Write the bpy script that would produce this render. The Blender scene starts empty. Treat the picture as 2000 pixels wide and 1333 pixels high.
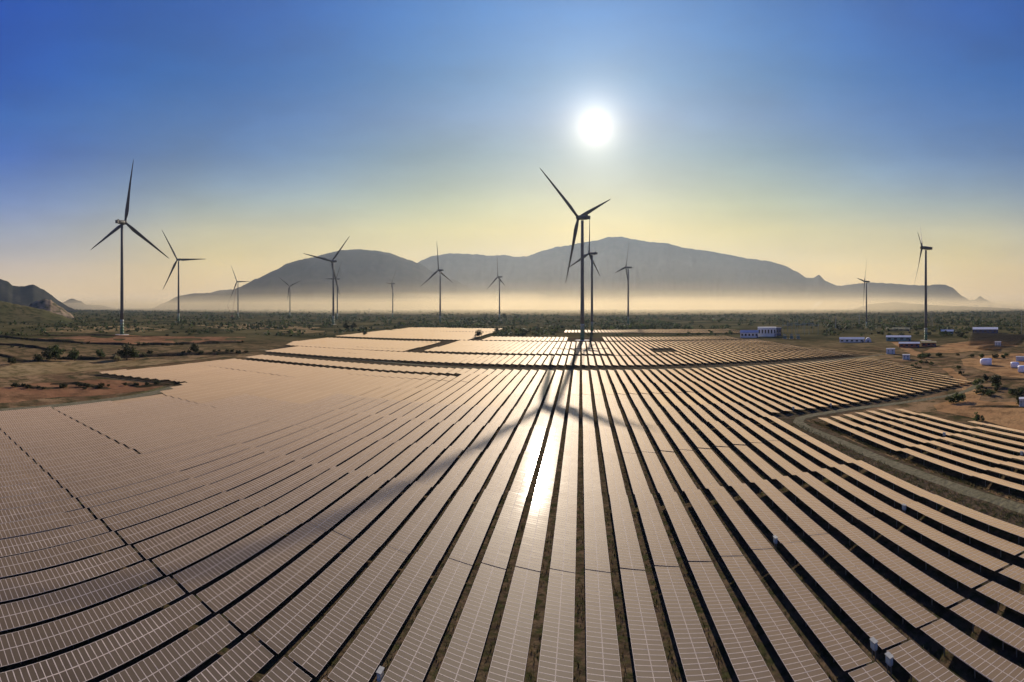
import bpy, math, random
from math import sin, cos, tan, pi, atan2, hypot, radians, exp, sqrt
from mathutils import Vector, Matrix, noise

random.seed(7)
scene = bpy.context.scene
COL = scene.collection

# ------------------------------------------------------------------ camera
# The photograph is a level cylindrical drone panorama: S pixels per radian, horizon at Y0,
# the panel rows run towards the azimuth seen at XV.
S, Y0, XV, CH = 880.0, 598.0, 1135.0, 38.0
cam = bpy.data.cameras.new('camera')
cam.type = 'PANO'
cam.panorama_type = 'CENTRAL_CYLINDRICAL'
cam.central_cylindrical_radius = 1.0
cam.central_cylindrical_range_u_min = -1000.0 / S
cam.central_cylindrical_range_u_max = 1000.0 / S
cam.central_cylindrical_range_v_min = -(1333.0 - Y0) / S
cam.central_cylindrical_range_v_max = Y0 / S
cam.clip_start = 0.1
cam.clip_end = 60000.0
camo = bpy.data.objects.new('camera', cam)
camo.location = (0, 0, CH)
camo.rotation_euler = (pi / 2, 0, (XV - 1000.0) / S)
COL.objects.link(camo)
scene.camera = camo

# ------------------------------------------------------------------ sky and sun
SUN_AZ = (1163.0 - XV) / S            # clockwise from +Y
SUN_EL = radians(21.7)
SD = Vector((sin(SUN_AZ) * cos(SUN_EL), cos(SUN_AZ) * cos(SUN_EL), sin(SUN_EL)))

world = bpy.data.worlds.new('World')
scene.world = world
world.use_nodes = True
wn, wl = world.node_tree.nodes, world.node_tree.links
wn.clear()


def wmath(op, a, b=None, c=None):
    n = wn.new('ShaderNodeMath'); n.operation = op
    for i, v in enumerate((a, b, c)):
        if v is None: continue
        if isinstance(v, (int, float)): n.inputs[i].default_value = v
        else: wl.new(v, n.inputs[i])
    return n.outputs[0]


sky = wn.new('ShaderNodeTexSky')
sky.sky_type = 'NISHITA'
sky.sun_disc = False
sky.sun_elevation = SUN_EL
sky.sun_rotation = SUN_AZ
sky.altitude = 50
sky.air_density = 1.0
sky.dust_density = 0.1
sky.ozone_density = 2.5
tc = wn.new('ShaderNodeTexCoord')
sep = wn.new('ShaderNodeSeparateXYZ'); wl.new(tc.outputs['Generated'], sep.inputs[0])
dot = wn.new('ShaderNodeVectorMath'); dot.operation = 'DOT_PRODUCT'
wl.new(tc.outputs['Generated'], dot.inputs[0]); dot.inputs[1].default_value = SD
ang = wmath('MULTIPLY', wmath('ARCCOSINE', wmath('MINIMUM', dot.outputs['Value'], 0.9999999)), 180 / pi)
# tint of the air by elevation (dust near the ground is warm, the high air deep blue)
ramp = wn.new('ShaderNodeValToRGB')
wl.new(wmath('MAXIMUM', sep.outputs['Z'], 0.0), ramp.inputs[0])
el = ramp.color_ramp
SKY_STOPS = [(0.0, (1.0, 1.0, 1.0)), (1.0, (1.0, 1.0, 1.0))]
SKY_SIDE = SKY_MID = SKY_STOPS
#SKY_STOPS_BEGIN
SKY_STOPS = [(0.0, (0.024, 0.025, 0.033)), (0.032, (0.011, 0.01, 0.013)), (0.088, (0.388, 0.179, 0.01)), (0.166, (0.772, 0.445, 0.091)), (0.22, (0.724, 0.516, 0.204)), (0.261, (0.572, 0.475, 0.268)), (0.321, (0.367, 0.42, 0.35)), (0.386, (0.279, 0.402, 0.468)), (0.454, (0.127, 0.381, 0.524)), (0.549, (0.053, 0.431, 0.731)), (1.0, (0.042, 0.366, 0.658))]
SKY_MID = [(0.0, (0.036, 0.035, 0.085)), (0.032, (0.374, 0.195, 0.022)), (0.088, (0.862, 0.413, 0.036)), (0.166, (1.034, 0.622, 0.269)), (0.22, (0.764, 0.6, 0.406)), (0.261, (0.553, 0.538, 0.49)), (0.321, (0.286, 0.418, 0.542)), (0.386, (0.196, 0.43, 0.681)), (0.454, (0.063, 0.385, 0.743)), (0.549, (0.05, 0.345, 0.80)), (1.0, (0.04, 0.293, 0.72))]
SKY_SIDE = [(0.0, (0.349, 0.327, 0.448)), (0.032, (0.457, 0.309, 0.257)), (0.088, (0.737, 0.454, 0.384)), (0.166, (0.664, 0.563, 0.624)), (0.22, (0.456, 0.534, 0.79)), (0.261, (0.313, 0.483, 0.83)), (0.321, (0.122, 0.383, 0.893)), (0.386, (0.1, 0.422, 0.935)), (0.454, (0.055, 0.36, 1.024)), (0.549, (0.063, 0.351, 1.14)), (1.0, (0.05, 0.298, 1.026))]
#SKY_STOPS_END
ramp2 = wn.new('ShaderNodeValToRGB'); wl.new(wmath('MAXIMUM', sep.outputs['Z'], 0.0), ramp2.inputs[0])
ramp3 = wn.new('ShaderNodeValToRGB'); wl.new(wmath('MAXIMUM', sep.outputs['Z'], 0.0), ramp3.inputs[0])
for rmp, stops in ((ramp, SKY_STOPS), (ramp2, SKY_SIDE), (ramp3, SKY_MID)):
    el = rmp.color_ramp
    el.elements[0].position, el.elements[0].color = stops[0][0], (*stops[0][1], 1)
    el.elements[1].position, el.elements[1].color = stops[-1][0], (*stops[-1][1], 1)
    for p_, c_ in stops[1:-1]:
        e_ = el.elements.new(p_); e_.color = (*c_, 1)
# the dust glows warmest towards the sun; the air away from it stays bluer
awf = wn.new('ShaderNodeMapRange'); awf.interpolation_type = 'SMOOTHSTEP'
awf.inputs['From Min'].default_value = 46; awf.inputs['From Max'].default_value = 76
wl.new(ang, awf.inputs['Value'])
rmix = wn.new('ShaderNodeMix'); rmix.data_type = 'RGBA'
awm = wn.new('ShaderNodeMapRange'); awm.interpolation_type = 'SMOOTHSTEP'
awm.inputs['From Min'].default_value = 16; awm.inputs['From Max'].default_value = 46
wl.new(ang, awm.inputs['Value'])
rmid = wn.new('ShaderNodeMix'); rmid.data_type = 'RGBA'
wl.new(awm.outputs[0], rmid.inputs[0]); wl.new(ramp.outputs[0], rmid.inputs[6]); wl.new(ramp3.outputs[0], rmid.inputs[7])
wl.new(awf.outputs[0], rmix.inputs[0]); wl.new(rmid.outputs[2], rmix.inputs[6]); wl.new(ramp2.outputs[0], rmix.inputs[7])
mul = wn.new('ShaderNodeMix'); mul.data_type = 'RGBA'; mul.blend_type = 'MULTIPLY'; mul.inputs[0].default_value = 1
wl.new(sky.outputs[0], mul.inputs[6]); wl.new(rmix.outputs[2], mul.inputs[7])
# uneven thin haze: soft stretched wisps
mp = wn.new('ShaderNodeMapping'); mp.inputs['Scale'].default_value = (2.2, 2.2, 7.0); mp.inputs['Rotation'].default_value = (0.18, 0.1, 0.3)
wl.new(tc.outputs['Generated'], mp.inputs[0])
wz = wn.new('ShaderNodeTexNoise'); wz.inputs['Scale'].default_value = 1.3; wz.inputs['Detail'].default_value = 5; wz.inputs['Roughness'].default_value = 0.55
wl.new(mp.outputs[0], wz.inputs['Vector'])
bg = wn.new('ShaderNodeBackground')
wl.new(wmath('MULTIPLY_ADD', wz.outputs['Fac'], 0.066, 0.067), bg.inputs[1])
wl.new(mul.outputs[2], bg.inputs[0])
# the sun and its aureole in the dusty air
g1 = wmath('MULTIPLY', wmath('EXPONENT', wmath('MULTIPLY', wmath('POWER', wmath('DIVIDE', ang, 0.66), 2.0), -1.0)), 16.0)
g2 = wmath('MULTIPLY', wmath('EXPONENT', wmath('DIVIDE', ang, -1.6)), 1.35)
g3 = wmath('MULTIPLY', wmath('EXPONENT', wmath('DIVIDE', ang, -13.0)), 0.29)
aur = wmath('ADD', g1, wmath('ADD', g2, g3))
bg2 = wn.new('ShaderNodeBackground'); bg2.inputs[0].default_value = (1.0, 0.90, 0.72, 1)
wl.new(aur, bg2.inputs[1])
# warm dusty light hugging the horizon all round
hzg = wmath('EXPONENT', wmath('DIVIDE', wmath('MAXIMUM', sep.outputs['Z'], 0.0), -0.105))
bg3 = wn.new('ShaderNodeBackground'); bg3.inputs[0].default_value = (1.0, 0.72, 0.36, 1); wl.new(wmath('MULTIPLY', hzg, 0.50), bg3.inputs[1])
add0 = wn.new('ShaderNodeAddShader'); wl.new(bg2.outputs[0], add0.inputs[0]); wl.new(bg3.outputs[0], add0.inputs[1])
add = wn.new('ShaderNodeAddShader'); wl.new(bg.outputs[0], add.inputs[0]); wl.new(add0.outputs[0], add.inputs[1])
wout = wn.new('ShaderNodeOutputWorld'); wl.new(add.outputs[0], wout.inputs[0])

sun = bpy.data.lights.new('sun', 'SUN')
sun.energy = 5.0
sun.angle = radians(0.53)
sun.color = (1.0, 0.86, 0.68)
suno = bpy.data.objects.new('sun', sun)
suno.rotation_euler = (-SD).to_track_quat('-Z', 'Y').to_euler()
suno.location = (0, 0, 300)
COL.objects.link(suno)

scene.view_settings.view_transform = 'Standard'
scene.view_settings.look = 'None'
scene.view_settings.gamma = 1.0
scene.view_settings.exposure = 0.4
scene.view_settings.use_curve_mapping = False
scene.render.engine = 'CYCLES'
scene.cycles.max_bounces = 5
scene.cycles.diffuse_bounces = 2
scene.cycles.glossy_bounces = 3
scene.cycles.transparent_max_bounces = 24
scene.cycles.volume_bounces = 0
scene.cycles.sample_clamp_indirect = 6.0
scene.cycles.use_denoising = True


# ------------------------------------------------------------------ helpers
def tag(o, label=None, cat=None, group=None, kind=None):
    if label: o['label'] = label
    if cat: o['category'] = cat
    if group: o['group'] = group
    if kind: o['kind'] = kind
    return o


def G(x, y, z=0.0):
    """ground point seen at photo pixel x, y"""
    t = (x - XV) / S
    r = S * (CH - z) / (y - Y0)
    return Vector((r * sin(t), r * cos(t), z))


def AT(x, y, r):
    """point at ground distance r seen at photo pixel x, y"""
    t = (x - XV) / S
    return Vector((r * sin(t), r * cos(t), CH + (Y0 - y) / S * r))


def link(o, parent=None):
    COL.objects.link(o)
    if parent is not None: o.parent = parent
    return o


def mobj(name, mesh, parent=None, loc=None, rotz=None):
    o = bpy.data.objects.new(name, mesh)
    if loc is not None: o.location = loc
    if rotz is not None: o.rotation_euler = (0, 0, rotz)
    return link(o, parent)


def empty(name, loc, rotz=0.0):
    o = bpy.data.objects.new(name, None)
    o.empty_display_size = 1.0
    o.location = loc; o.rotation_euler = (0, 0, rotz)
    return link(o)


class MB:
    def __init__(s): s.v = []; s.f = []; s.m = []

    def add(s, vs, fs, mi=0, M=None):
        b = len(s.v)
        if M is not None: vs = [M @ Vector(v) for v in vs]
        s.v.extend([tuple(v) for v in vs])
        for f in fs:
            s.f.append([b + i for i in f]); s.m.append(mi)
        return s

    def box(s, x0, x1, y0, y1, z0, z1, mi=0, M=None):
        return s.add([(x0, y0, z0), (x1, y0, z0), (x1, y1, z0), (x0, y1, z0), (x0, y0, z1), (x1, y0, z1), (x1, y1, z1), (x0, y1, z1)],
                     [(0, 3, 2, 1), (4, 5, 6, 7), (0, 1, 5, 4), (1, 2, 6, 5), (2, 3, 7, 6), (3, 0, 4, 7)], mi, M)

    def rings(s, rings, mi=0, cap=True, closed=True, M=None):
        n = len(rings[0]); vs = [p for r in rings for p in r]; fs = []
        for i in range(len(rings) - 1):
            for j in range(n if closed else n - 1):
                k = (j + 1) % n
                fs.append((i * n + j, i * n + k, (i + 1) * n + k, (i + 1) * n + j))
        if cap:
            fs.append(tuple(range(n - 1, -1, -1)))
            fs.append(tuple((len(rings) - 1) * n + j for j in range(n)))
        return s.add(vs, fs, mi, M)

    def tube(s, p0, p1, r0, r1, n=8, mi=0):
        p0, p1 = Vector(p0), Vector(p1)
        q = (p1 - p0).to_track_quat('Z', 'Y')
        rr = []
        for p, r in ((p0, r0), (p1, r1)):
            rr.append([p + q @ Vector((r * cos(2 * pi * i / n), r * sin(2 * pi * i / n), 0)) for i in range(n)])
        return s.rings(rr, mi)

    def mesh(s, name, *mats, smooth=False):
        me = bpy.data.meshes.new(name)
        me.from_pydata(s.v, [], s.f)
        for m in mats: me.materials.append(m)
        if len(mats) > 1: me.polygons.foreach_set('material_index', s.m)
        if smooth: me.polygons.foreach_set('use_smooth', [True] * len(me.polygons))
        me.update()
        return me


# ------------------------------------------------------------------ materials
def new_mat(name):
    m = bpy.data.materials.new(name); m.use_nodes = True
    nt = m.node_tree
    return m, nt, nt.nodes['Principled BSDF']


def mat(name, col, rough=0.7, spec=0.4, var=0.12, scale=3.0, metal=0.0, col2=None, coord='Object', bump=0.0, bscale=None):
    m, nt, b = new_mat(name)
    tcn = nt.nodes.new('ShaderNodeTexCoord')
    nz = nt.nodes.new('ShaderNodeTexNoise'); nz.inputs['Scale'].default_value = scale; nz.inputs['Detail'].default_value = 6
    nz.inputs['Roughness'].default_value = 0.62
    nt.links.new(tcn.outputs[coord], nz.inputs['Vector'])
    rp = nt.nodes.new('ShaderNodeValToRGB')
    c2 = col2 or tuple(c * (1 - var) for c in col)
    c1 = col if col2 else tuple(min(1, c * (1 + var)) for c in col)
    rp.color_ramp.elements[0].position = 0.36; rp.color_ramp.elements[1].position = 0.64
    rp.color_ramp.elements[0].color = (*c2, 1); rp.color_ramp.elements[1].color = (*c1, 1)
    nt.links.new(nz.outputs['Fac'], rp.inputs[0]); nt.links.new(rp.outputs[0], b.inputs['Base Color'])
    b.inputs['Roughness'].default_value = rough; b.inputs['Specular IOR Level'].default_value = spec
    b.inputs['Metallic'].default_value = metal
    if bump:
        bp = nt.nodes.new('ShaderNodeBump'); bp.inputs['Strength'].default_value = bump
        nz2 = nt.nodes.new('ShaderNodeTexNoise'); nz2.inputs['Scale'].default_value = bscale or scale * 4
        nz2.inputs['Detail'].default_value = 6
        nt.links.new(tcn.outputs[coord], nz2.inputs['Vector'])
        nt.links.new(nz2.outputs['Fac'], bp.inputs['Height']); nt.links.new(bp.outputs[0], b.inputs['Normal'])
    return m


def panel_material():
    m, nt, b = new_mat('dusty_panel_glass')
    L = nt.links.new
    geo = nt.nodes.new('ShaderNodeNewGeometry')
    nz = nt.nodes.new('ShaderNodeTexNoise'); nz.inputs['Scale'].default_value = 0.06; nz.inputs['Detail'].default_value = 5
    L(geo.outputs['Position'], nz.inputs['Vector'])
    n2 = nt.nodes.new('ShaderNodeTexNoise'); n2.inputs['Scale'].default_value = 1.3; n2.inputs['Detail'].default_value = 5
    L(geo.outputs['Position'], n2.inputs['Vector'])
    a1 = nt.nodes.new('ShaderNodeMath'); a1.operation = 'MULTIPLY_ADD'; a1.inputs[1].default_value = 0.6
    L(nz.outputs['Fac'], a1.inputs[0]); 
    a2 = nt.nodes.new('ShaderNodeMath'); a2.operation = 'MULTIPLY'; a2.inputs[1].default_value = 0.25
    L(n2.outputs['Fac'], a2.inputs[0]); L(a2.outputs[0], a1.inputs[2])
    a3 = nt.nodes.new('ShaderNodeMath'); a3.operation = 'MULTIPLY_ADD'; a3.inputs[1].default_value = 0.30
    L(geo.outputs['Random Per Island'], a3.inputs[0]); L(a1.outputs[0], a3.inputs[2])
    rp = nt.nodes.new('ShaderNodeValToRGB')
    rp.color_ramp.elements[0].position = 0.30; rp.color_ramp.elements[0].color = (*PANEL_DARK, 1)
    rp.color_ramp.elements[1].position = 0.72; rp.color_ramp.elements[1].color = (*PANEL_DUST, 1)
    L(a3.outputs[0], rp.inputs[0]); L(rp.outputs[0], b.inputs['Base Color'])
    rr = nt.nodes.new('ShaderNodeMapRange'); rr.inputs['To Min'].default_value = PANEL_ROUGH[0]; rr.inputs['To Max'].default_value = PANEL_ROUGH[1]
    L(a3.outputs[0], rr.inputs['Value']); L(rr.outputs[0], b.inputs['Roughness'])
    b.inputs['IOR'].default_value = PANEL_IOR
    b.inputs['Specular IOR Level'].default_value = 0.15
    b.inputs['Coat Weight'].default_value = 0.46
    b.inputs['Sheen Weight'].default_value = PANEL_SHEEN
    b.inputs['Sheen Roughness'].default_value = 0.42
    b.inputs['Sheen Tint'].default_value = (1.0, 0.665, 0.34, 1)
    b.inputs['Coat Roughness'].default_value = 0.075
    b.inputs['Coat IOR'].default_value = 1.5
    return m


M = {}
PANEL_DARK = (0.016, 0.0145, 0.012)
PANEL_DUST = (0.075, 0.060, 0.042)
PANEL_ROUGH = (0.5, 0.6)
PANEL_IOR = 1.4
PANEL_SHEEN = 1.0
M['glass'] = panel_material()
M['frame'] = mat('anodised_frame', (0.60, 0.50, 0.41), 0.6, 0.1, 0.08)
M['steel'] = mat('galvanised_steel', (0.20, 0.20, 0.19), 0.55, 0.5, 0.2, metal=0.4)
M['back'] = mat('panel_backsheet', (0.30, 0.30, 0.30), 0.7, 0.3, 0.08)
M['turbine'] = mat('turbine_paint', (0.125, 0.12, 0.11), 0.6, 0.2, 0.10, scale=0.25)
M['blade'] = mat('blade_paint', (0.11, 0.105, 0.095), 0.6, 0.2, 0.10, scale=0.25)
for i_, c_ in enumerate([(0.045, 0.10, 0.045), (0.07, 0.15, 0.07), (0.12, 0.20, 0.11), (0.19, 0.25, 0.18), (0.26, 0.29, 0.25)]):
    M['band%d' % i_] = mat('green_band_%d' % i_, c_, 0.5, 0.4, 0.1)
M['concrete'] = mat('concrete', (0.42, 0.38, 0.33), 0.85, 0.2, 0.2, scale=0.8)
M['white_wall'] = mat('white_render', (0.62, 0.62, 0.62), 0.7, 0.3, 0.10, scale=0.5)
M['lilac_steel'] = mat('pale_lilac_steel', (0.52, 0.53, 0.57), 0.5, 0.4, 0.12, scale=0.6)
M['blue_steel'] = mat('blue_sheet', (0.16, 0.21, 0.38), 0.5, 0.4, 0.15, scale=0.4)
M['navy'] = mat('navy_sheet', (0.022, 0.035, 0.11), 0.55, 0.4, 0.2, scale=0.4)
M['pale_roof'] = mat('pale_roof_sheet', (0.55, 0.55, 0.58), 0.45, 0.4, 0.1, scale=0.4)
M['teal'] = mat('teal_sheet', (0.16, 0.27, 0.24), 0.6, 0.4, 0.25, scale=0.5)
M['yellow_roof'] = mat('straw_roof', (0.45, 0.36, 0.16), 0.8, 0.2, 0.2, scale=0.5)
M['brick_red'] = mat('red_brick', (0.24, 0.085, 0.05), 0.85, 0.2, 0.25, scale=0.8)
M['window'] = mat('dark_window', (0.02, 0.024, 0.035), 0.15, 0.5, 0.2)
M['grey_green'] = mat('transformer_green', (0.16, 0.21, 0.19), 0.55, 0.4, 0.2)
M['porcelain'] = mat('porcelain', (0.30, 0.16, 0.10), 0.3, 0.5, 0.2)
M['cabinet'] = mat('cabinet_paint', (0.30, 0.30, 0.28), 0.5, 0.4, 0.12, scale=2)
M['cabinet_blue'] = mat('cabinet_blue_front', (0.25, 0.33, 0.38), 0.5, 0.4, 0.15, scale=2)
M['white_gel'] = mat('white_gelcoat', (0.74, 0.73, 0.82), 0.35, 0.5, 0.08, scale=0.5)
M['rust'] = mat('crane_paint', (0.30, 0.10, 0.05), 0.6, 0.4, 0.2)
M['bark'] = mat('bark', (0.10, 0.07, 0.045), 0.9, 0.2, 0.3, scale=4)


def ground_material(name, cols, scales, far_green=0.0, relief=0.8):
    """three earth colours mixed by world-space noise at two scales, with fine relief"""
    m, nt, b = new_mat(name)
    L = nt.links.new
    geo = nt.nodes.new('ShaderNodeNewGeometry')
    n1 = nt.nodes.new('ShaderNodeTexNoise'); n1.inputs['Scale'].default_value = scales[0]; n1.inputs['Detail'].default_value = 8
    n1.inputs['Roughness'].default_value = 0.65
    n2 = nt.nodes.new('ShaderNodeTexNoise'); n2.inputs['Scale'].default_value = scales[1]; n2.inputs['Detail'].default_value = 8
    n2.inputs['Roughness'].default_value = 0.7
    for n in (n1, n2): L(geo.outputs['Position'], n.inputs['Vector'])
    r1 = nt.nodes.new('ShaderNodeValToRGB'); e = r1.color_ramp
    e.elements[0].position = 0.40; e.elements[0].color = (*cols[0], 1)
    e.elements[1].position = 0.60; e.elements[1].color = (*cols[1], 1)
    L(n1.outputs['Fac'], r1.inputs[0])
    r2 = nt.nodes.new('ShaderNodeValToRGB')
    r2.color_ramp.elements[0].position = 0.46; r2.color_ramp.elements[1].position = 0.60
    r2.color_ramp.elements[0].color = (0, 0, 0, 1); r2.color_ramp.elements[1].color = (1, 1, 1, 1)
    L(n2.outputs['Fac'], r2.inputs[0])
    mx = nt.nodes.new('ShaderNodeMix'); mx.data_type = 'RGBA'; mx.inputs[7].default_value = (*cols[2], 1)
    L(r2.outputs[0], mx.inputs[0]); L(r1.outputs[0], mx.inputs[6])
    out = mx.outputs[2]
    if far_green:
        # the plain beyond the solar park is scrub and trees
        ln = nt.nodes.new('ShaderNodeVectorMath'); ln.operation = 'LENGTH'; L(geo.outputs['Position'], ln.inputs[0])
        mr = nt.nodes.new('ShaderNodeMapRange'); mr.inputs['From Min'].default_value = 300; mr.inputs['From Max'].default_value = 560
        mr.inputs['To Max'].default_value = far_green; L(ln.outputs['Value'], mr.inputs['Value'])
        n3 = nt.nodes.new('ShaderNodeTexNoise'); n3.inputs['Scale'].default_value = 0.012; n3.inputs['Detail'].default_value = 7
        L(geo.outputs['Position'], n3.inputs['Vector'])
        r3 = nt.nodes.new('ShaderNodeValToRGB')
        r3.color_ramp.elements[0].position = 0.38; r3.color_ramp.elements[0].color = (0.034, 0.037, 0.016, 1)
        r3.color_ramp.elements[1].position = 0.66; r3.color_ramp.elements[1].color = (0.125, 0.105, 0.048, 1)
        L(n3.outputs['Fac'], r3.inputs[0])
        m2 = nt.nodes.new('ShaderNodeMix'); m2.data_type = 'RGBA'
        L(mr.outputs[0], m2.inputs[0]); L(out, m2.inputs[6]); L(r3.outputs[0], m2.inputs[7])
        out = m2.outputs[2]
    L(out, b.inputs['Base Color'])
    b.inputs['Roughness'].default_value = 1.0; b.inputs['Specular IOR Level'].default_value = 0.0
    bp = nt.nodes.new('ShaderNodeBump'); bp.inputs['Strength'].default_value = relief; bp.inputs['Distance'].default_value = 0.35
    n4 = nt.nodes.new('ShaderNodeTexNoise'); n4.inputs['Scale'].default_value = 0.9; n4.inputs['Detail'].default_value = 7
    L(geo.outputs['Position'], n4.inputs['Vector']); L(n4.outputs['Fac'], bp.inputs['Height']); L(bp.outputs[0], b.inputs['Normal'])
    return m


def leaf_material(name, c1, c2, trans=0.35):
    m, nt, b = new_mat(name)
    L = nt.links.new
    oi = nt.nodes.new('ShaderNodeNewGeometry')
    nz = nt.nodes.new('ShaderNodeTexNoise'); nz.inputs['Scale'].default_value = 0.35; nz.inputs['Detail'].default_value = 5
    L(oi.outputs['Position'], nz.inputs['Vector'])
    rp = nt.nodes.new('ShaderNodeValToRGB')
    rp.color_ramp.elements[0].position = 0.38; rp.color_ramp.elements[1].position = 0.64
    rp.color_ramp.elements[0].color = (*c1, 1); rp.color_ramp.elements[1].color = (*c2, 1)
    L(nz.outputs['Fac'], rp.inputs[0]); L(rp.outputs[0], b.inputs['Base Color'])
    b.inputs['Roughness'].default_value = 0.7; b.inputs['Specular IOR Level'].default_value = 0.2
    tr = nt.nodes.new('ShaderNodeBsdfTranslucent'); L(rp.outputs[0], tr.inputs[0])
    ms = nt.nodes.new('ShaderNodeMixShader'); ms.inputs[0].default_value = trans
    L(b.outputs[0], ms.inputs[1]); L(tr.outputs[0], ms.inputs[2])
    L(ms.outputs[0], nt.nodes['Material Output'].inputs['Surface'])
    return m


M['earth'] = ground_material('plain_earth', [(0.13, 0.082, 0.045), (0.29, 0.19, 0.10), (0.058, 0.052, 0.024)], (0.045, 0.10), 0.92)
M['soil'] = ground_material('field_soil', [(0.075, 0.054, 0.036), (0.130, 0.092, 0.060), (0.046, 0.048, 0.021)], (0.25, 0.6))
M['gravel'] = ground_material('gravel_road', [(0.165, 0.150, 0.092), (0.21, 0.185, 0.118), (0.125, 0.112, 0.068)], (0.12, 0.9))
M['dirt'] = ground_material('orange_dirt', [(0.33, 0.185, 0.085), (0.42, 0.26, 0.12), (0.20, 0.115, 0.055)], (0.05, 0.10))
M['red_field'] = ground_material('red_earth', [(0.215, 0.105, 0.055), (0.30, 0.165, 0.085), (0.14, 0.080, 0.042)], (0.03, 0.07))
M['tan_field'] = ground_material('tan_stubble', [(0.24, 0.165, 0.08), (0.31, 0.225, 0.115), (0.13, 0.10, 0.045)], (0.04, 0.09))
M['verge'] = ground_material('grass_verge', [(0.10, 0.095, 0.042), (0.15, 0.13, 0.06), (0.06, 0.055, 0.024)], (0.1, 0.5))
M['rock'] = ground_material('hill_scrub', [(0.026, 0.028, 0.023), (0.038, 0.038, 0.032), (0.046, 0.042, 0.036)], (0.003, 0.008), 0.0, 0.0)
M['cliff'] = ground_material('cliff_rock', [(0.16, 0.12, 0.085), (0.25, 0.19, 0.13), (0.07, 0.065, 0.035)], (0.02, 0.05))
M['greenhill'] = ground_material('green_hill', [(0.07, 0.070, 0.032), (0.11, 0.090, 0.045), (0.035, 0.038, 0.017)], (0.01, 0.04), 0.0, 0.2)
M['leaf_dark'] = leaf_material('dark_scrub_leaf', (0.022, 0.026, 0.010), (0.062, 0.064, 0.025), 0.3)
M['leaf_green'] = leaf_material('green_leaf', (0.040, 0.058, 0.020), (0.105, 0.125, 0.045), 0.4)
M['leaf_pale'] = leaf_material('pale_leaf', (0.16, 0.15, 0.07), (0.32, 0.27, 0.14), 0.3)
M['grass'] = leaf_material('row_grass', (0.045, 0.050, 0.018), (0.15, 0.115, 0.05), 0.4)


# ------------------------------------------------------------------ ground sheet
def rough(x, y):
    """0 in the levelled solar park, up to 1 outside it"""
    if -225 < x < 205 and -40 < y < 790: return 0.0
    dx = max(-225 - x, x - 205, 0); dy = max(-40 - y, y - 790, 0)
    return min(1.0, hypot(dx, dy) / 60.0)


def hz(x, y):
    k = rough(x, y)
    if k <= 0: return 0.0
    p = Vector((x, y, 0))
    a = 1.6 if x < 0 else 0.9
    z = a * (noise.noise(p * 0.011) + 0.5 * noise.noise(p * 0.035))
    return k * z - 0.25 * k


mb = MB()
radii = []
r = 2.0
while r < 11000:
    radii.append(r); r = r * 1.07 + 1.0
radii.append(11000)
NA = 240
rings = []
for r in radii:
    rings.append([(r * sin(2 * pi * j / NA), r * cos(2 * pi * j / NA), hz(r * sin(2 * pi * j / NA), r * cos(2 * pi * j / NA))) for j in range(NA)])
n0 = len(rings)
vs = [p for rg in rings for p in rg] + [(0, 0, 0)]
fs = []
for i in range(n0 - 1):
    for j in range(NA):
        k = (j + 1) % NA
        fs.append((i * NA + k, i * NA + j, (i + 1) * NA + j, (i + 1) * NA + k))
for j in range(NA): fs.append((j, (j + 1) % NA, len(vs) - 1))
fs = [tuple(reversed(f)) for f in fs]
mb.add(vs, fs)
g = mobj('ground', mb.mesh('ground', M['earth'], smooth=True)); tag(g, kind='structure')


def wobble(pts, amp, step=12.0, seed=0):
    """closed outline resampled and roughened"""
    out = []
    n = len(pts)
    for i in range(n):
        a, b = Vector((*pts[i], 0)), Vector((*pts[(i + 1) % n], 0))
        m = max(1, int((b - a).length / step))
        for k in range(m):
            p = a.lerp(b, k / m)
            q = p * 0.05 + Vector((seed * 7.3, 0, 0))
            out.append((p.x + amp * noise.noise(q), p.y + amp * noise.noise(q + Vector((0, 0, 9.1)))))
    return out


def sheet(name, pts, z, material, amp=0.0, step=12.0, drape=False, seed=0):
    pl = wobble(pts, amp, step, seed) if amp else pts
    mb = MB()
    if not drape:
        mb.add([(x, y, z) for x, y in pl], [tuple(range(len(pl)))])
        me = mb.mesh(name, material)
    else:
        import bmesh
        bm = bmesh.new()
        bm.faces.new([bm.verts.new((x, y, 0)) for x, y in pl])
        bmesh.ops.triangulate(bm, faces=bm.faces[:])
        for _ in range(3):
            long = [e for e in bm.edges if e.calc_length() > 25]
            if not long: break
            bmesh.ops.subdivide_edges(bm, edges=long, cuts=1)
            bmesh.ops.triangulate(bm, faces=[f for f in bm.faces if len(f.verts) > 3])
        for v in bm.verts: v.co.z = hz(v.co.x, v.co.y) + z
        me = bpy.data.meshes.new(name); bm.to_mesh(me); bm.free(); me.materials.append(material)
    o = mobj(name, me)
    # make sure faces look up
    if me.polygons[0].normal.z < 0:
        me.flip_normals()
    return tag(o, kind='structure')


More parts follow.
